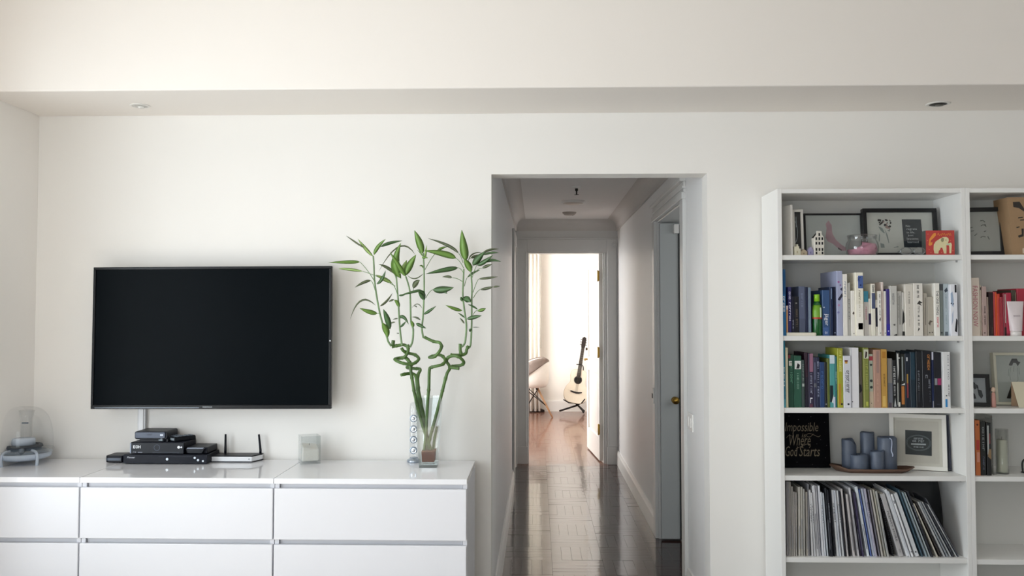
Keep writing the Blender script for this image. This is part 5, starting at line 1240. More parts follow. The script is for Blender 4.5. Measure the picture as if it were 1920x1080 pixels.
fs_ = crop_poly(1450, 370, 9, [(1090, 840), (1160, 885), (1150, 905), (1090, 870)], t, yp); obj('shadow_print', MB().slab(fs_, yp - .0006, yp - .0003), flat('6a5a60'), t)
# larger black frame with flower drawing and quotation card
t, hw, h, yp = picture('large black frame with flower drawing and dark quotation card', 1622, 1762, 391, YB + .17, za, lean=-6, rail=.017, thick=.028, pm=mat('cream_paper', 'cfd0c9', .8, var=.02))
rnd = random.Random(3)
fl_ = MB(); lf = MB()
for k in range(34):
    x, y = rnd.uniform(310, 550), rnd.uniform(375, 520)
    if x < 420 and y > 470: continue
    s_ = rnd.uniform(12, 30); n_ = 6
    pts = [(x + s_ * rnd.uniform(.6, 1) * math.cos(2 * PI * i / n_), y + s_ * rnd.uniform(.6, 1) * math.sin(2 * PI * i / n_)) for i in range(n_)]
    (fl_ if rnd.random() < .72 else lf).slab(crop_poly(1610, 370, 9, pts, t, yp - .0004 * (k % 3)), yp - .0005 - .0002 * (k % 5), yp)
obj('flower_print', fl_, flat('241c1e'), t); obj('blossom_print', lf, flat('a98d86'), t)
tags = MB()
for pts in ([(330, 490), (400, 520), (440, 600), (430, 610), (370, 560)], [(440, 540), (490, 640), (515, 770), (505, 775), (470, 660)], [(345, 600), (360, 640), (350, 750), (338, 740)], [(365, 770), (430, 790), (440, 850), (375, 850)], [(590, 840), (670, 825), (670, 842), (595, 850)], [(480, 560), (540, 530), (520, 580)]):
    tags.slab(crop_poly(1610, 370, 9, pts, t, yp), yp - .0004, yp)
obj('stem_print', tags, flat('8b9490'), t)
cardp = crop_poly(1610, 370, 9, [(725, 372), (1048, 372), (1095, 845), (768, 845)], t, yp)
obj('card_print', MB().slab(cardp, yp - .0006, yp), mat('slate_card', '273038', .6), t)
m = MB()
for s_, x, y, w, hh in (('No', 795, 485, 70, 38), ('regrets', 810, 542, 170, 40), ('in life.', 812, 592, 135, 34), ('Just', 828, 645, 95, 34), ('lessons', 815, 698, 190, 38), ('learned', 825, 752, 185, 38)):
    (xx, zz_), (x2, z2_) = crop_poly(1610, 370, 9, [(x, y + hh / 2), (x + w, y - hh / 2)], t, yp)
    put_text(m, s_, (xx + x2) / 2, (zz_ + z2_) / 2, x2 - xx, z2_ - zz_, yp - .001, bold=.02)
obj('card_lettering', m, flat('c9ced0'), t)
# little houses
yh = YB + .035
def P_(px, py, y=yh): return PY(px, py, y)
x0, z0_ = P_(1527, 477); x1_, z1_ = P_(1545.5, 433)
hs_ = thing('house_figurine', 'tall white canal house figurine with dark windows on the top shelf', 'figurine', ((x0 + x1_) / 2, yh, za), (0, 0, math.radians(8)))
hw = (x1_ - x0) / 2; hh = z1_ - za
body = MB().slab([(-hw, 0), (hw, 0), (hw, hh * .74), (hw * .55, hh * .86), (hw * .5, hh), (-hw * .5, hh), (-hw * .55, hh * .86), (-hw, hh * .74)], 0, .006)
body.slab([(-hw, 0), (hw, 0), (hw, hh * .72), (0, hh * .93), (-hw, hh * .72)], .006, .03)
obj('house_body', body, mat('white_ceramic', 'dcd9cf', .3), hs_, bevel=.001)
dk = mat('ceramic_dark', '17181b', .3)
for z, c in ((.09, 3), (.24, 3), (.49, 3), (.68, 3), (.85, 1)):
    for k in range(c):
        cx_ = (k - (c - 1) / 2) * hw * .62
        if z == .09 and k == 1: continue
        obj('pane', MB().box(cx_ - hw * .16, cx_ + hw * .16, -.0008, .001, hh * z - hh * (.05 if z > .1 else .04), hh * z + hh * .06), dk, hs_)
obj('door', MB().box(-hw * .18, hw * .18, -.0008, .001, 0, hh * .13), mat('ceramic_cream', 'cfc9b8', .3), hs_)
obj('roof', MB().add([(-hw - .001, .006, hh * .72), (-hw - .001, .031, hh * .72), (0, .006, hh * .95), (0, .031, hh * .95), (hw + .001, .006, hh * .72), (hw + .001, .031, hh * .72)], [(0, 1, 3, 2), (2, 3, 5, 4)]), dk, hs_)
def mini_house(px0, px1, pyt, col, label, roofc, step=False):
    xa, _ = P_(px0, 477); xb, zt_ = P_(px1, pyt)
    w = (xb - xa) / 2; h_ = zt_ - za
    q = thing('house_figurine', label, 'figurine', ((xa + xb) / 2, yh + (.004 if not step else 0), za), (0, 0, math.radians(5)))
    pts = [(-w, 0), (w, 0), (w, h_ * .6), (0, h_), (-w, h_ * .6)] if not step else [(-w, 0), (w, 0), (w, h_ * .62), (w * .5, h_ * .62), (w * .5, h_ * .82), (w * .2, h_ * .82), (w * .2, h_), (-w * .3, h_), (-w * .3, h_ * .8), (-w, h_ * .8)]
    obj('house_body', MB().slab(pts, 0, .02), mat('ceramic_' + col, col, .35), q, bevel=.0008)
    obj('pane', MB().box(-w * .3, w * .1, -.0006, .001, h_ * .2, h_ * .42), flat(roofc), q)
mini_house(1489.5, 1501.5, 458, 'd6d2bd', 'small cream stepped house figurine at the left of the top shelf', 'b7ae93', True)
mini_house(1502, 1514.5, 467, 'b3a48c', 'lowest beige cottage figurine between cream and lilac figurines', '8d8069')
mini_house(1516, 1526, 462, '9a96b6', 'small lilac house figurine left of the tall canal house', '6f6b94')
# glass fish bowl with pink filling
yj = YB + .1; x, _ = PY(1616.5, 470, yj); r = 29.5 / F * yj; hj = PY(1616, 441, yj)[1] - za
jr = thing('glass_bowl', 'round clear glass jar with pink filling on the top shelf', 'jar', (x, yj, za))
gg = glass('bowl_glass', 'dfe4e6', edge=.5, base=.06)
prof = [(0, .002), (r * .8, .002), (r * .94, hj * .14), (r, hj * .4), (r * .96, hj * .62), (r * .84, hj * .76), (r * .86, hj * .82), (r * .9, hj * .98), (r * .87, hj), (r * .83, hj * .97), (r * .8, hj * .82)]
obj('bowl', MB().lathe(prof, 32), gg, jr)
hv = MB(); n_ = 28
rg = []
for j in range(6):
    rr = [0, .35, .62, .82, .9, .78][j] * r; 
    for k in range(n_):
        a = 2 * PI * k / n_
        ztop = hj * (.5 + .17 * math.cos(a) + .03 * math.sin(5 * a)) * (1 - .12 * (rr / r))
        z_ = ztop if j < 4 else (hj * .3 if j == 4 else .006)
        rg.append((rr * math.cos(a), rr * math.sin(a), z_))
hv.add(rg, [(j * n_ + k, j * n_ + (k + 1) % n_, (j + 1) * n_ + (k + 1) % n_, (j + 1) * n_ + k) for j in range(5) for k in range(n_)], True)
obj('pink_filling', hv, mat('pink_petals', 'c4889c', .7, var=.35, scale=60, bump=.5, bscale=90), jr)
# spectacles
yg = YB + .03; xa, _ = PY(1688, 472, yg); xb, zt_ = PY(1738, 465, yg)
sg = thing('spectacles', 'folded silver spectacles lying before the large black frame', 'spectacles', ((xa + xb) / 2 - .003, yg, za))
w = (xb - xa) / 2; sm_ = mat('spectacle_silver', '8f9396', .2, metal=.85)
for c in (-w * .5, w * .5):
    lens = [(c + w * .42 * math.cos(a), 0, .018 + .016 * math.sin(a)) for a in [2 * PI * k / 20 for k in range(21)]]
    rim = obj('lens_rim', MB().tube(lens, .0022, 6), sm_, sg)
    obj('lens', MB().slab([(c + w * .4 * math.cos(2 * PI * k / 20), .018 + .015 * math.sin(2 * PI * k / 20)) for k in range(20)], -.0008, .0008), glass('spectacle_lens', 'c9ced2', edge=.5, base=.08), rim)
obj('bridge', MB().tube([(-w * .1, 0, .024), (0, -.002, .027), (w * .1, 0, .024)], .002, 6), sm_, sg)
for s_ in (-1, 1): obj('temple', MB().tube(spline([(s_ * w * .92, 0, .02), (s_ * w * .95, .02, .012), (-s_ * w * .2, .03 + .006 * s_, .004), (-s_ * w * .7, .032 + .006 * s_, .003)], 5), .0018, 6), sm_, sg)
# red elephant box
yx = YB + .025; xa, _ = PY(1737, 470, yx); xb, zt_ = PY(1788.5, 432, yx)
bxo = thing('gift_box', 'small red box printed with a cream elephant on the top shelf', 'box', ((xa + xb) / 2, yx, za), (0, 0, math.radians(-4)))
hw = (xb - xa) / 2; hh = zt_ - za
obj('box_body', MB().box(-hw, hw, .0005, .05, 0, hh), mat('box_side', '4c5350', .5), bxo)
obj('front_print', MB().box(-hw, hw, 0, .0005, 0, hh), mat('red_print', 'b8403c', .5, var=.08, scale=40), bxo)
yp = -.0004
def bp(pts): return crop_poly(1610, 370, 9, pts, bxo, yp)
obj('elephant_print', MB().slab(bp([(1280, 948), (1265, 880), (1268, 800), (1300, 745), (1360, 705), (1420, 672), (1480, 668), (1515, 690), (1522, 730), (1505, 775), (1560, 765), (1572, 800), (1562, 945), (1532, 945), (1530, 850), (1525, 810), (1480, 808), (1482, 870), (1480, 948), (1440, 948), (1425, 890), (1410, 850), (1385, 850), (1370, 890), (1352, 900), (1345, 950)]), yp, 0), flat('d9cfa4'), bxo)
obj('ear_print', MB().slab(bp([(1405, 680), (1440, 690), (1435, 740), (1405, 760), (1385, 720)]), yp - .0003, yp), flat('8d8a6a'), bxo)
obj('eye_print', MB().slab(bp([(1465, 715), (1480, 715), (1480, 728), (1465, 728)]), yp - .0003, yp), flat('5a3a30'), bxo)
obj('tusk_print', MB().slab(bp([(1480, 780), (1540, 795), (1550, 805), (1490, 800)]), yp - .0003, yp), flat('a9bfae'), bxo)
m = MB()
for q in ([(1180, 800), (1195, 700), (1260, 610), (1300, 600), (1305, 640), (1260, 690), (1215, 730), (1215, 770), (1245, 750), (1240, 800), (1200, 820)],): m.slab(bp(q), yp, 0)
obj('flourish_print', m, flat('e0923f'), bxo)
(x0, z0_), (x1_, z1_) = bp([(1330, 660), (1560, 595)])
m = MB(); zc_ = (z0_ + z1_) / 2; wv = z1_ - z0_
m.tube(spline([(x0 + (x1_ - x0) * k / 14, yp, zc_ + wv * (.38 if k % 2 else -.3) * (1 if k % 3 else .5)) for k in range(15)], 3), .0009, 5)
obj('script_print', m, flat('d98a3c'), bxo)
dots = MB()
for q in ((1170, 620), (1190, 880), (1220, 930), (1540, 640), (1550, 730), (1400, 930), (1590, 900), (1160, 730)):
    dots.slab(bp([(q[0] - 8, q[1]), (q[0], q[1] - 8), (q[0] + 8, q[1]), (q[0], q[1] + 8)]), yp, 0)
tag(obj('star_print', dots, flat('d98a6a'), bxo), kind='stuff')
# ---- fourth shelf: lettered black picture, tray with candles, white frame
zd = SH[3]
yf_ = PZ(1510, 877, zd)[1] - .012
t = thing('lettered_board', 'black picture with gold hand lettering at the left of the fourth shelf', 'picture', (PY(1511, 877, yf_)[0] - .003, yf_, zd + .0025), (math.radians(-4), 0, 0))
w = (PY(1557.5, 877, yf_)[0] - IN0) / 2; hh = SH[2] - .021 - zd - .012
hh = min(hh, .262)
t.location.x = IN0 + w + .001
w -= .0005
obj('board', MB().box(-w, w, 0, .012, 0, hh), mat('black_board', '050509', .6, var=.2, spec=.08), t, bevel=.001)
yp = -.0006
m = MB()
def lett(s_, x0_, y0_, x1_, y1_, sh=.3):
    (xa, za_), (xb, zb2) = crop_poly(1465, 770, 9, [(x0_, y1_), (x1_, y0_)], t, yp)
    xa = max(xa, -w + .002)
    put_text(m, s_, (xa + xb) / 2, (za_ + zb2) / 2, xb - xa, zb2 - za_, yp, shear=sh)
lett('Impossible', 65, 200, 620, 395, .25); lett('is', 345, 385, 415, 450, .2); lett('Where', 140, 400, 490, 590, .3); lett('God', 70, 600, 275, 770, .25); lett('Starts', 300, 600, 650, 770, .25)
for path in ([(660, 420), (620, 440), (550, 410), (480, 385), (430, 400), (435, 435), (490, 440), (540, 390)], [(250, 640), (320, 610), (400, 575), (460, 560), (490, 590), (470, 630)], [(80, 460), (130, 420), (175, 430)]):
    pp = crop_poly(1465, 770, 9, path, t, yp)
    m.tube(spline([(a, yp, b) for a, b in pp], 5), .0012, 5)
obj('gold_lettering', m, mat('gold_ink', '6f6450', .5), t)
st_ = MB()
for q in ((290, 150), (730, 195), (665, 490), (765, 585), (745, 795), (525, 910), (265, 870), (600, 560), (130, 90), (500, 100)):
    (a, b), = crop_poly(1465, 770, 9, [q], t, yp)
    st_.slab([(a - .002, b), (a, b - .002), (a + .002, b), (a, b + .002)], yp, 0)
tag(obj('star_print', st_, flat('4f4b52'), t), kind='stuff')
# tray: brown leaf-shaped dish
ytr = PZ(1632, 888.5, zd)[1] + .078
xl_, _ = PY(1554, 880, ytr); xr_, _ = PY(1711, 880, ytr)
tr = thing('wooden_tray', 'brown leaf-shaped wooden tray carrying five blue-grey candles', 'tray', ((xl_ + xr_) / 2, ytr, zd))
hw = (xr_ - xl_) / 2
outl = [(-hw * .98, .005), (-hw * .84, -.042), (-hw * .68, -.072), (0, -.078), (hw * .72, -.074), (hw * .9, -.045), (hw, -.025), (hw * .86, .0), (hw * .6, .024), (0, .044), (-hw * .6, .044), (-hw * .9, .03)]
tm = mat('tray_wood', '5e4638', .5, var=.3, scale=12, stretch=(.3, 3, 3))
n_ = len(outl); vs = []
for k, (sc_, z_) in enumerate(((.84, 0), (1.0, .014), (.985, .019), (.86, .0085), (.0, .0085))):
    for i, (a, b) in enumerate(outl):
        lift = (.010 if i in (0, 1, 11) and k in (1, 2) else 0) + (.005 if i in (5, 6, 7) and k in (1, 2) else 0)
        vs.append((a * sc_, b * sc_, z_ + lift))
fs = [(k * n_ + i, k * n_ + (i + 1) % n_, (k + 1) * n_ + (i + 1) % n_, (k + 1) * n_ + i) for k in range(4) for i in range(n_)] + [tuple(range(n_ - 1, -1, -1))]
obj('dish', MB().add(vs, fs, True), tm, tr)
wax_b = mat('blue_grey_wax', '505a6b', .45, var=.2, scale=40, sss=.1)
def candle(pxl, pxr, pyt, dy, label, slope=0.0, chip=None, drip=False):
    yc = ytr + dy; x, _ = PY((pxl + pxr) / 2, 860, yc); r = (pxr - pxl) / 2 / F * yc
    zb0 = zd + .009
    h = PY((pxl + pxr) / 2, pyt, yc - r * .6)[1] - zb0
    q = thing('pillar_candle', label, 'candle', (x, yc, zb0), group='blue-grey candles on the tray')
    n2 = 28; mb = MB(); vs = []
    prof = [(0, 0), (r * .97, 0), (r, .002), (r, h - .004), (r * .93, h), (r * .8, h - .001), (r * .62, h - .008), (r * .25, h - .011), (0, h - .011)]
    for rr, z in prof:
        for k in range(n2):
            a = 2 * PI * k / n2; zz = z
            if z > h * .5:
                zz += slope * math.cos(a) * rr
                zz += .0015 * math.sin(3 * a + h * 90)
                if chip is not None:
                    dd = math.cos(a - chip); zz -= max(0, dd - .35) * h * .28
            vs.append((rr * math.cos(a), rr * math.sin(a), zz))
    mb.add(vs, [(i * n2 + k, i * n2 + (k + 1) % n2, (i + 1) * n2 + (k + 1) % n2, (i + 1) * n2 + k) for i in range(len(prof) - 1) for k in range(n2)], True)
    obj('wax', mb, wax_b, q)
    obj('wick', MB().tube([(0, 0, h - .012), (.001, 0, h - .001)], .0012, 6), flat('1d1a18'), q)
    if drip:
        a0 = -1.45
        pts = [(r * 1.01 * math.cos(a0 + d), r * 1.01 * math.sin(a0 + d), z) for d, z in ((-.25, h + .0), (-.02, h * .95), (.02, h * .8), (-.06, h * .62), (.1, h * .5), (.06, h * .43))]
        obj('wax_drip', MB().tube(spline(pts, 4), [.0012, .0022, .002, .0022, .0018, .0018, .002, .002, .002, .002, .0022, .0022, .0024, .0024, .0026, .0026, .0028, .0028, .0026, .0022, .0014][:21], 6), mat('pale_wax', 'b9c1d6', .4), q)
candle(1579, 1605, 824, .002, 'left tall blue-grey candle with chipped rim on the tray', chip=-.5)
candle(1614, 1639, 811, .010, 'tallest blue-grey candle at the back of the tray')
candle(1646.5, 1680.5, 820.5, -.014, 'widest blue-grey candle with a pale wax drip', drip=True)
candle(1594.5, 1627, 853, -.030, 'shortest blue-grey candle at the front left of the tray')
candle(1632, 1657, 846, -.042, 'small blue-grey candle at the front middle of tray', slope=.1)
# white frame with a dark square badge
yq = YB + .14
t, hw, h, yp = picture('white frame with dark square oval-badge print behind the candles', 1675, 1770, 779, yq, zd, yaw=-18, lean=-6, rail=.018, thick=.022, fm=frame_wht, mw=.012, matboard=mat('ivory_mount', 'dad6cc', .8), pm=mat('ivory_paper', 'cfcac0', .8, var=.02))
sq = crop_poly(1560, 800, 8, [(1098, 48), (1495, 72), (1497, 440), (1100, 412)], t, yp)
obj('dark_square', MB().slab(sq, yp - .0006, yp), mat('badge_dark', '2a3236', .6), t)
cx0, cz0 = sum(p[0] for p in sq) / 4, sum(p[1] for p in sq) / 4; sw2 = (max(p[0] for p in sq) - min(p[0] for p in sq)) / 2
for f_ in (.92, .84):
    m = MB().tube([(cx0 + sw2 * f_ * math.cos(a), yp - .0008, cz0 + sw2 * f_ * .68 * math.sin(a)) for a in [2 * PI * k / 36 for k in range(37)]], .0006, 4, cap=False)
    obj('badge_outline', m, flat('8c989c'), t)
m = MB()
for s_, dz_, ww, hh_ in (('WELCOME', .42, .7, .13), ('TO OUR', .16, .9, .16), ('HAPPY HOME', -.42, .75, .12)): put_text(m, s_, cx0, cz0 + sw2 * dz_ * .8, sw2 * ww, sw2 * hh_, yp - .0008)
m.box(cx0 - sw2 * .55, cx0 + sw2 * .55, yp - .0009, yp - .0006, cz0 - sw2 * .17, cz0 - sw2 * .05)
obj('badge_lettering', m, flat('b5bdc0'), t)
# dark slim frame behind it
t, hw, h, yp = picture('dark slim board leaning behind the white badge frame', 1742, 1781.5, 780, yq + .004, zd, yaw=-18, lean=-6, rail=.01, thick=.014, noglass=True, pm=mat('navy_board', '2d3348', .5), fm=mat('navy_edge', '272c40', .4))
# ---- right bookcase
t, hw, h, yp = picture('black frame with a faint pencil sketch, top shelf of right bookcase', 1816, 1884, 389, YB + .1, za, yaw=-10, lean=-7, rail=.018, thick=.024, pm=mat('grey_sketch_paper', 'b9bbb6', .8, var=.05))
m = MB()
for q in ([(400, 450), (440, 440), (470, 470)], [(410, 530), (440, 510), (480, 520)], [(470, 500), (490, 540)], [(455, 620), (490, 605)], [(405, 710), (440, 690), (480, 700)], [(515, 690), (540, 740)], [(240, 560), (280, 550)], [(255, 610), (300, 605)], [(310, 680), (350, 650)]):
    pp = crop_poly(1790, 360, 8.308, q, t, yp); m.tube([(a, yp - .0004, b) for a, b in pp], .0014, 5)
obj('sketch_print', m, flat('5f625f'), t)
yk = YB + .03; xa, _ = PY(1898, 470, yk); hk = PY(1900, 370, yk)[1] - za
ct = thing('carton', 'tall tan cardboard carton with dark print, cut by photo edge', 'carton', (xa - .002, yk, za))
obj('carton_body', MB().slab([(0, 0), (.11, 0), (.102, hk), (-.014, hk)], 0, .12), mat('kraft_card', '9c7f5f', .7, var=.08, scale=30), ct)
m = MB()
for q in ([(905, 155), (1010, 150), (1075, 250), (1120, 330), (1000, 250), (915, 235)],): m.slab(crop_poly(1790, 360, 8.308, q, ct, 0), -.0005, 0)
for q in ([(990, 395), (1060, 385), (1060, 405), (990, 412)], [(1020, 430), (1080, 425), (1080, 442), (1020, 445)], [(1040, 570), (1075, 570), (1072, 690), (1000, 712), (985, 680), (1045, 660)], [(960, 545), (1010, 535), (1010, 552), (965, 562)]): m.slab(crop_poly(1790, 360, 8.308, q, ct, 0), -.0005, 0)
obj('dark_print', m, flat('2c2621'), ct)
m = MB().slab(crop_poly(1790, 360, 8.308, [(1055, 880), (1140, 860), (1140, 960), (1060, 955)], ct, 0), -.0006, 0); obj('label_patch', m, flat('c9b8a4'), ct)
wk = YB + .16; xa, _ = PY(1886, 470, wk); xb, zt_ = PY(1905, 444, wk)
wd = thing('wedge_block', 'small dark brown wedge behind the tan carton, right bookcase', 'block', (xa, wk, za))
obj('wedge', MB().slab([(0, 0), (xb - xa + .02, 0), (xb - xa + .02, zt_ - za + .02), (xb - xa, zt_ - za)], 0, .03), mat('dark_brown', '33201d', .5), wd, bevel=.001)
obj('wedge_face', MB().slab([(.004, .001), (xb - xa + .016, .001), (xb - xa + .016, zt_ - za + .008), (xb - xa, zt_ - za - .008)], -.001, .0005), mat('dark_brown_face', '2a1a18', .4), wd)
# white tube in front of the red books
yt_ = YB + .014; x, _ = PY(1907.5, 625, yt_); ht_ = PY(1907, 565, yt_)[1] - zb; rt_ = 15.5 / F * yt_
tb = thing('cream_tube', 'white squeeze tube standing on its cap before the red books', 'tube', (x, yt_ + .012, zb))
m = MB(); n_ = 20; vs = []
for k in range(9):
    t_ = k / 8; z = ht_ * (.14 + .86 * t_); rx = rt_ * (.68 + .32 * t_); ry = rt_ * (.68 * (1 - t_) + .04)
    for i in range(n_): vs.append((rx * math.cos(2 * PI * i / n_), ry * math.sin(2 * PI * i / n_), z))
m.add(vs, [(k * n_ + i, k * n_ + (i + 1) % n_, (k + 1) * n_ + (i + 1) % n_, (k + 1) * n_ + i) for k in range(8) for i in range(n_)], True); m.add(vs[:n_], [tuple(range(n_ - 1, -1, -1))]); m.add(vs[-n_:], [tuple(range(n_))])
obj('tube_body', m, mat('tube_white', 'dcd2d4', .35), tb)
obj('cap', MB().lathe([(0, 0), (rt_ * .62, 0), (rt_ * .62, ht_ * .13), (rt_ * .5, ht_ * .14), (0, ht_ * .14)], 18), mat('cap_white', 'e4e0dd', .35), tb)
obj('grey_print', MB().box(-rt_ * .4, rt_ * .35, -rt_ * .42, -rt_ * .3, ht_ * .56, ht_ * .6), flat('b9adb2'), tb)
# third shelf of the right bookcase
t, hw, h, yp = picture('small black frame with dark leaf print, right bookcase third shelf', 1818, 1856, 703.5, YB + .06, zc, yaw=-14, lean=-8, rail=.016, thick=.02, pm=mat('pale_print', 'a9adb2', .7))
m = MB()
for q in ([(172, 570), (215, 600), (235, 680), (215, 700), (178, 650)], [(222, 615), (260, 640), (270, 690), (240, 680)], [(180, 740), (215, 760), (235, 830), (200, 830)], [(250, 690), (310, 710), (335, 790), (310, 830), (270, 780)]):
    m.slab(crop_poly(1800, 640, 7.717, q, t, yp), yp - .0006, yp)
obj('leaf_print', m, flat('2b2f36'), t)
xg, yg2 = PZ(1862, 765, zc); yg2 = YB + .06; xg, _ = PY(1863, 760, yg2)
fg = thing('pink_figurine', 'small pink wooden figurine with round head beside small black frame', 'figurine', (xg, yg2, zc))
obj('body', MB().lathe([(0, 0), (.010, 0), (.010, .012), (.009, .035), (.0075, .058), (.004, .064), (0, .064)], 16), mat('pink_paint', 'c69388', .5), fg)
obj('head', MB().lathe([(0, .062), (.005, .064), (.009, .072), (.008, .081), (.003, .086), (0, .086)], 16), mat('pale_wood', 'd3b9a4', .5), fg)
obj('dark_leaf', MB().slab([(-.018, .06), (-.010, .068), (-.007, .085), (-.016, .078)], .004, .006), flat('3b302c'), fg)
t, hw, h, yp = picture('cream deep frame with a dark dress drawing, right bookcase', 1868, 1938, 663, YB + .13, zc, lean=-5, rail=.012, thick=.03, fm=mat('cream_frame', 'cfcdbb', .5), pm=mat('mist_paper', 'b9bfba', .8, var=.04))
def cp2(q): return crop_poly(1800, 640, 7.717, q, t, yp)
obj('dress_print', MB().slab(cp2([(705, 340), (750, 250), (820, 250), (840, 290), (875, 300), (835, 360), (810, 315), (770, 310), (755, 350), (720, 352)]), yp - .0005, yp), flat('1f2126'), t)
obj('ribbon_print', MB().slab(cp2([(735, 650), (785, 640), (775, 700), (730, 830), (675, 825)]), yp - .0005, yp), flat('15161a'), t)
m = MB()
for q in ([(705, 400), (700, 500)], [(735, 370), (720, 480), (730, 560)], [(780, 360), (775, 440)], [(830, 380), (840, 560), (790, 620)], [(855, 380), (860, 480)]): m.tube([(a, yp - .0004, b) for a, b in cp2(q)], .0009, 4)
obj('fold_print', m, flat('8f9692'), t)
ycd = YB + .05; xa, _ = PY(1912, 765, ycd); hcd = PY(1908, 717, ycd)[1] - zc
cdn = thing('folded_card', 'cream folded card standing before the cream deep frame', 'card', (xa - .003, ycd, zc))
obj('card_front', MB().add([(0, 0, 0), (.08, 0, 0), (.066, .03, hcd), (-.014, .03, hcd), (0, .0012, 0), (.08, .0012, 0), (.066, .0312, hcd), (-.014, .0312, hcd)], [(0, 1, 2, 3), (7, 6, 5, 4), (0, 4, 5, 1), (1, 5, 6, 2), (2, 6, 7, 3), (3, 7, 4, 0)]), mat('cream_card', 'd0c9b2', .7), cdn)
obj('card_back', MB().add([(-.014, .0315, hcd), (.066, .0315, hcd), (.08, .062, 0), (0, .062, 0), (-.014, .0327, hcd), (.066, .0327, hcd), (.08, .0632, 0), (0, .0632, 0)], [(0, 1, 2, 3), (7, 6, 5, 4), (0, 4, 5, 1), (1, 5, 6, 2), (2, 6, 7, 3), (3, 7, 4, 0)]), mat('cream_card_back', 'b59a80', .7), cdn)
# fourth shelf of the right bookcase: clear stand, white candle, dark object
ys_ = YB + .05; xa, _ = PY(1861.5, 890, ys_)
hq = PY(1862, 779, ys_)[1] - zd
ac = thing('acrylic_stand', 'clear acrylic stand right of the short row of books', 'stand', (xa + .002, ys_, zd))
obj('upright', MB().box(0, .004, 0, .15, 0, hq), glass('acrylic', 'dfe4e2', edge=.6, base=.12), ac, bevel=.0008)
obj('foot', MB().box(.004, .016, 0, .15, 0, .004), glass('acrylic', 'dfe4e2'), ac)
ycn = YB + .08; x, _ = PY(1879.5, 885, ycn); rc = 9.5 / F * ycn; hcn = PY(1880, 824, ycn)[1] - zd
cn = thing('pillar_candle', 'pale ivory pillar candle in a clear glass, right bookcase', 'candle', (x, ycn, zd))
obj('wax', MB().lathe([(0, .006), (rc * .95, .006), (rc * .98, .01), (rc * .98, hcn - .002), (rc * .9, hcn), (rc * .4, hcn - .004), (0, hcn - .004)], 24), mat('ivory_wax', 'c9cbb8', .5, sss=.15), cn)
obj('wick', MB().tube([(0, 0, hcn - .004), (0, .001, hcn + .012)], .0012, 6), flat('3a352e'), cn)
obj('glass_cylinder', MB().lathe([(0, 0), (rc * 1.12, 0), (rc * 1.15, .003), (rc * 1.15, hcn + .045), (rc * 1.09, hcn + .045), (rc * 1.06, .005), (0, .004)], 28), glass('candle_glass', 'eef2f0', edge=.45, base=.05), cn)
yb3 = YB + .1; x, _ = PY(1918, 880, yb3)
cp = thing('metal_stand', 'dark curved metal stand at the photo edge, right bookcase', 'stand', (x + .03, yb3, zd))
obj('hoop', MB().tube(spline([(-.03, 0, .001), (-.032, 0, .04), (-.02, 0, .058), (.02, 0, .058), (.03, 0, .04), (.03, 0, .001)], 5), .004, 8), mat('black_iron', '1b1d1d', .5), cp)
obj('foot', MB().box(-.034, .034, -.012, .012, 0, .004), mat('black_iron', '1b1d1d'), cp, bevel=.001)
# ================================================================ far room: curtain, chair, throw, guitar on its stand
cur_m = mat('sheer_curtain', 'f3efe6', .8, var=.02)
yc = YF - .16; xa, _ = PY(960, 700, yc); xb, _ = PY(1013, 700, yc)
ct = thing('curtain', 'white floor-length curtain at the left of the far room', 'curtain', ((xa + xb) / 2, yc, 0))
hw = (xb - xa) / 2; n = 60; vs = []
for z in (.02, 1.3, 2.6):
    for i in range(n + 1):
        u = i / n; vs.append((-hw + 2 * hw * u + .006 * math.sin(z * 3 + u * 9), .035 * math.sin(u * 2 * PI * 7) * (1 - .15 * z / 2.6), z))
m = MB().add(vs, [(k * (n + 1) + i, k * (n + 1) + i + 1, (k + 1) * (n + 1) + i + 1, (k + 1) * (n + 1) + i) for k in range(2) for i in range(n)], True)
o = obj('curtain_cloth', m, cur_m, ct); s = o.modifiers.new('thickness', 'SOLIDIFY'); s.thickness = .002
obj('curtain_rod', MB().tube([(-hw - .05, 0, 2.62), (hw + .04, 0, 2.62)], .012, 10), mat('rod_white', 'dddad2', .4), ct)
obj('pull_cord', MB().tube([(hw + .012, -.02, 2.6), (hw + .01, -.02, .95)], .006, 6), mat('cord_grey', 'b9b5ac', .7), ct)
# ---- moulded armchair on wooden legs
Yc = 12.75; xr, _ = PY(1029.5, 690, Yc)
seat_z = .45; R = .31; cxx = xr - R
ch = thing('armchair', 'white moulded armchair on wooden legs in the far room', 'chair', (cxx, Yc, 0), (0, 0, math.radians(-50)))
rim_h = lambda a: .45 + .40 * (max(0, math.cos(a * .5)) ** 2.2) - (.0 if abs(a) < 1.2 else .02)
def shell(a, v, off=0.0):
    h = rim_h(a); r = R * min(1.0, .12 + 1.25 * v ** .8) if v < .62 else R * (min(1.0, .12 + 1.25 * .62 ** .8) + (v - .62) * .25)
    r = min(r, R) + off; zz = seat_z - .04 + (.04 * v if v < .5 else .02 + (h - seat_z + .02) * ((v - .5) / .5) ** 1.25)
    return (r * math.cos(a), r * math.sin(a), zz)
na, nv = 36, 10
vs = [(0, 0, seat_z - .04)] + [shell(-PI + 2 * PI * k / na, (j + 1) / nv) for j in range(nv) for k in range(na)]
fs = [(0, 1 + k, 1 + (k + 1) % na) for k in range(na)] + [(1 + j * na + k, 1 + (j + 1) * na + k, 1 + (j + 1) * na + (k + 1) % na, 1 + j * na + (k + 1) % na) for j in range(nv - 1) for k in range(na)]
o = obj('seat_shell', MB().add(vs, fs, True), mat('shell_white', 'f2efe8', .35), ch); s = o.modifiers.new('thickness', 'SOLIDIFY'); s.thickness = .008; s.offset = 1
wl = mat('leg_beech', 'b78f6b', .5, var=.15, scale=20)
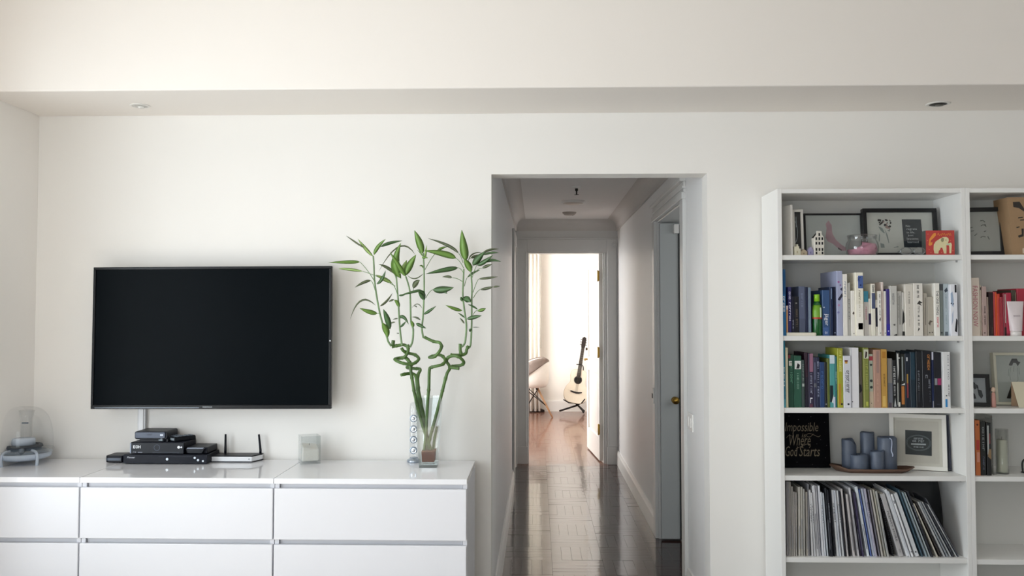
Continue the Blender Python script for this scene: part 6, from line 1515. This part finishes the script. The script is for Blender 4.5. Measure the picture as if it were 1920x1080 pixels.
wire = mat('black_wire', '24201e', .4, metal=.5)
ft = {}
for a, b in ((1, -1), (1, 1), (-1, -1), (-1, 1)):
    top = (a * .10, b * .10, seat_z - .03); foot = (a * .27, b * .24, 0)
    ft[a, b] = (top, foot)
    obj('leg', MB().tube([top, ((top[0] + foot[0]) / 2, (top[1] + foot[1]) / 2, (seat_z - .03) / 2), foot], [.016, .015, .011], 10), wl, ch)
def lerp(p, q, t): return tuple(p[i] + (q[i] - p[i]) * t for i in range(3))
for A_, B_ in (((1, -1), (-1, -1)), ((1, 1), (-1, 1)), ((1, -1), (1, 1)), ((-1, -1), (-1, 1))):
    obj('wire_strut', MB().tube([lerp(*ft[A_], .62), lerp(*ft[B_], .05)], .006, 6), wire, ch)
    obj('wire_strut', MB().tube([lerp(*ft[B_], .62), lerp(*ft[A_], .05)], .006, 6), wire, ch)
for q in ft: obj('mount', MB().tube([(ft[q][0][0], ft[q][0][1], seat_z - .06), (ft[q][0][0], ft[q][0][1], seat_z - .015)], .02, 8), wire, ch)
# grey-brown throw over the near arm and back
th = thing('throw_blanket', 'grey-brown knitted throw draped over the white armchair', 'blanket', (cxx, Yc, 0), (0, 0, math.radians(-50)))
prof = []
nu, nw = 16, 12
vs = []
for i in range(nu + 1):
    a = .55 - 1.75 * i / nu
    for j in range(nw + 1):
        t_ = j / nw
        if t_ < .5:      # outside of the shell, from hem up to the rim
            v = 1 - (.5 - t_) * (.06 + .62 * (i / nu) ** 1.2); p = shell(a, v, .016)
        else:
            v = 1 - (t_ - .5) * .9; p = shell(a, v, -.02)
        z = p[2] + (.014 if abs(t_ - .5) < .07 else 0.0)
        vs.append((p[0], p[1], z))
m = MB().add(vs, [(i * (nw + 1) + j, (i + 1) * (nw + 1) + j, (i + 1) * (nw + 1) + j + 1, i * (nw + 1) + j + 1) for i in range(nu) for j in range(nw)], True)
o = obj('knit_cloth', m, mat('throw_wool', '8d8078', .9, var=.25, scale=14, bump=.6, bscale=120), th); s = o.modifiers.new('thickness', 'SOLIDIFY'); s.thickness = .008; s.offset = 1
# dark low bar at the foot of the wall
x0, y0_ = PZ(993, 771, 0); yb_ = YF - .1; x0, _ = PY(993, 768, yb_); x1_, _ = PY(1021, 768, yb_)
pb = thing('floor_bar', 'dark low bar lying on the floor along the far wall', 'floor bar', ((x0 + x1_) / 2, yb_, 0))
w = (x1_ - x0) / 2
obj('bar', MB().slab([(-w, 0), (w, 0), (w, .03), (w - .05, .05), (-w + .02, .045), (-w, .03)], -.03, .03), mat('bar_dark', '2c211d', .6), pb, bevel=.006)
obj('foot', MB().box(-w + .01, -w + .07, -.045, -.03, 0, .02), mat('bar_dark', '2c211d'), pb)
# ---- acoustic guitar on a stand
Yg = 13.1
gx, gz = PY(1077, 756, Yg)
k_ = Yg / F / 6.0          # metres per crop pixel
tilt = math.radians(10)
gt = thing('acoustic_guitar', 'cream acoustic guitar with dark neck leaning in a stand', 'guitar', (gx, Yg, gz), (math.radians(-9), math.radians(9.5), 0))
half = [(0, 0), (.075, .003), (.135, .03), (.168, .09), (.174, .16), (.155, .23), (.118, .285), (.105, .32), (.109, .37), (.117, .41), (.111, .455), (.082, .485), (.04, .495)]
sp = spline([(a, 0, b) for a, b in half], 3)
outl = [(p.x, p.z) for p in sp]; outl = outl + [(-a, b) for a, b in outl[::-1][:-1]]
top = mat('spruce_top', 'f2e9d6', .35, var=.06, scale=20, stretch=(6, 1, .4)); side = mat('guitar_side', 'c9b690', .35, var=.1)
obj('body', MB().slab(outl, .0, .1), side, gt, bevel=.003)
obj('soundboard', MB().slab([(a * .985, .003 + b * .985) for a, b in outl], -.002, 0), top, gt)
hole = .34
obj('sound_hole', MB().disc((0, -.002, hole), .052, n=28, th=.0008), mat('hole_black', '0b0908', .8), gt)
obj('rosette', MB().add([( .06 * math.cos(a) * f_, -.0026, hole + .06 * math.sin(a) * f_) for f_ in (1, .88) for a in [2 * PI * k / 28 for k in range(28)]], [(k, (k + 1) % 28, 28 + (k + 1) % 28, 28 + k) for k in range(28)]), mat('rosette_dark', '3a2a1c', .5), gt)
obj('bridge', MB().slab([(-.085, .16), (-.04, .146), (0, .14), (.04, .146), (.085, .16), (.085, .176), (.03, .168), (-.03, .168), (-.085, .176)], -.012, -.002), mat('bridge_dark', '1b1410', .4), gt)
obj('neck', MB().slab([(-.028, .40), (.028, .40), (.022, .81), (-.022, .81)], -.006, .02), mat('neck_mahogany', '4b3021', .4), gt, bevel=.003)
obj('fretboard', MB().slab([(-.029, .375), (.029, .375), (.022, .81), (-.022, .81)], -.012, -.006), mat('fretboard_dark', '3d342d', .45), gt)
fr = MB()
for k in range(14): 
    z = .81 - .65 * (1 - 2 ** (-(k + 1) / 12)); fr.box(-.024, .024, -.0135, -.012, z - .001, z + .001)
tag(obj('frets', fr, mat('fret_metal', '9c9890', .3, metal=.8), gt), kind='stuff')
obj('headstock', MB().slab([(-.022, .81), (.022, .81), (.031, .85), (.03, .965), (.0, .985), (-.03, .965), (-.031, .85)], -.002, .016), mat('headstock_dark', '241a14', .35), gt, bevel=.002)
for sgn in (-1, 1):
    for z in (.865, .9, .935): obj('tuning_peg', MB().tube([(sgn * .029, .006, z), (sgn * .05, .006, z)], [.004, .009], 8), mat('peg_metal', '77726a', .3, metal=.8), gt)
stg = MB()
for k in range(6): stg.tube([(-.0175 + .007 * k, -.0145, .16), (-.015 + .006 * k, -.0145, .815)], .0007, 4)
tag(obj('strings', stg, mat('string_metal', '8d877c', .3, metal=.8), gt), kind='stuff')
def GP(x, y, d=0.0):   # crop (970, 620) x6
    px, py = 970 + x / 6, 620 + y / 6; X, Z = PY(px, py, Yg + d); return (X, Yg + d, Z)
stand = thing('guitar_stand', 'black folding guitar stand under the cream guitar', 'guitar stand', (gx, Yg + .03, 0))
bs = mat('stand_black', '1a1718', .45, metal=.3)
def sp_(name, pts, r):
    pts = [(a, b, max(c, r + .0005)) for a, b, c in pts]
    obj(name, MB().tube(pts, r, 8), bs, stand, world=True)
hub = GP(680, 838, .05)
sp_('leg', [GP(475, 903, -.12), hub], .013); sp_('leg', [GP(745, 925, -.16), GP(735, 900, -.14), hub], .013); sp_('leg', [GP(752, 905, .2), hub], .013)
sp_('cradle_arm', [GP(520, 775, -.06), GP(580, 812, .0), GP(640, 815, .04), hub], .008); sp_('cradle_arm', [GP(760, 770, -.06), GP(725, 812, .0), hub], .008)
sp_('post', [hub, GP(690, 600, .16), GP(738, 505, .16)], .011)
sp_('neck_yoke', spline([GP(738, 505, .16), GP(742, 430, .15), GP(735, 395, .12), GP(715, 385, .0), GP(665, 378, -.02)], 5), .008)
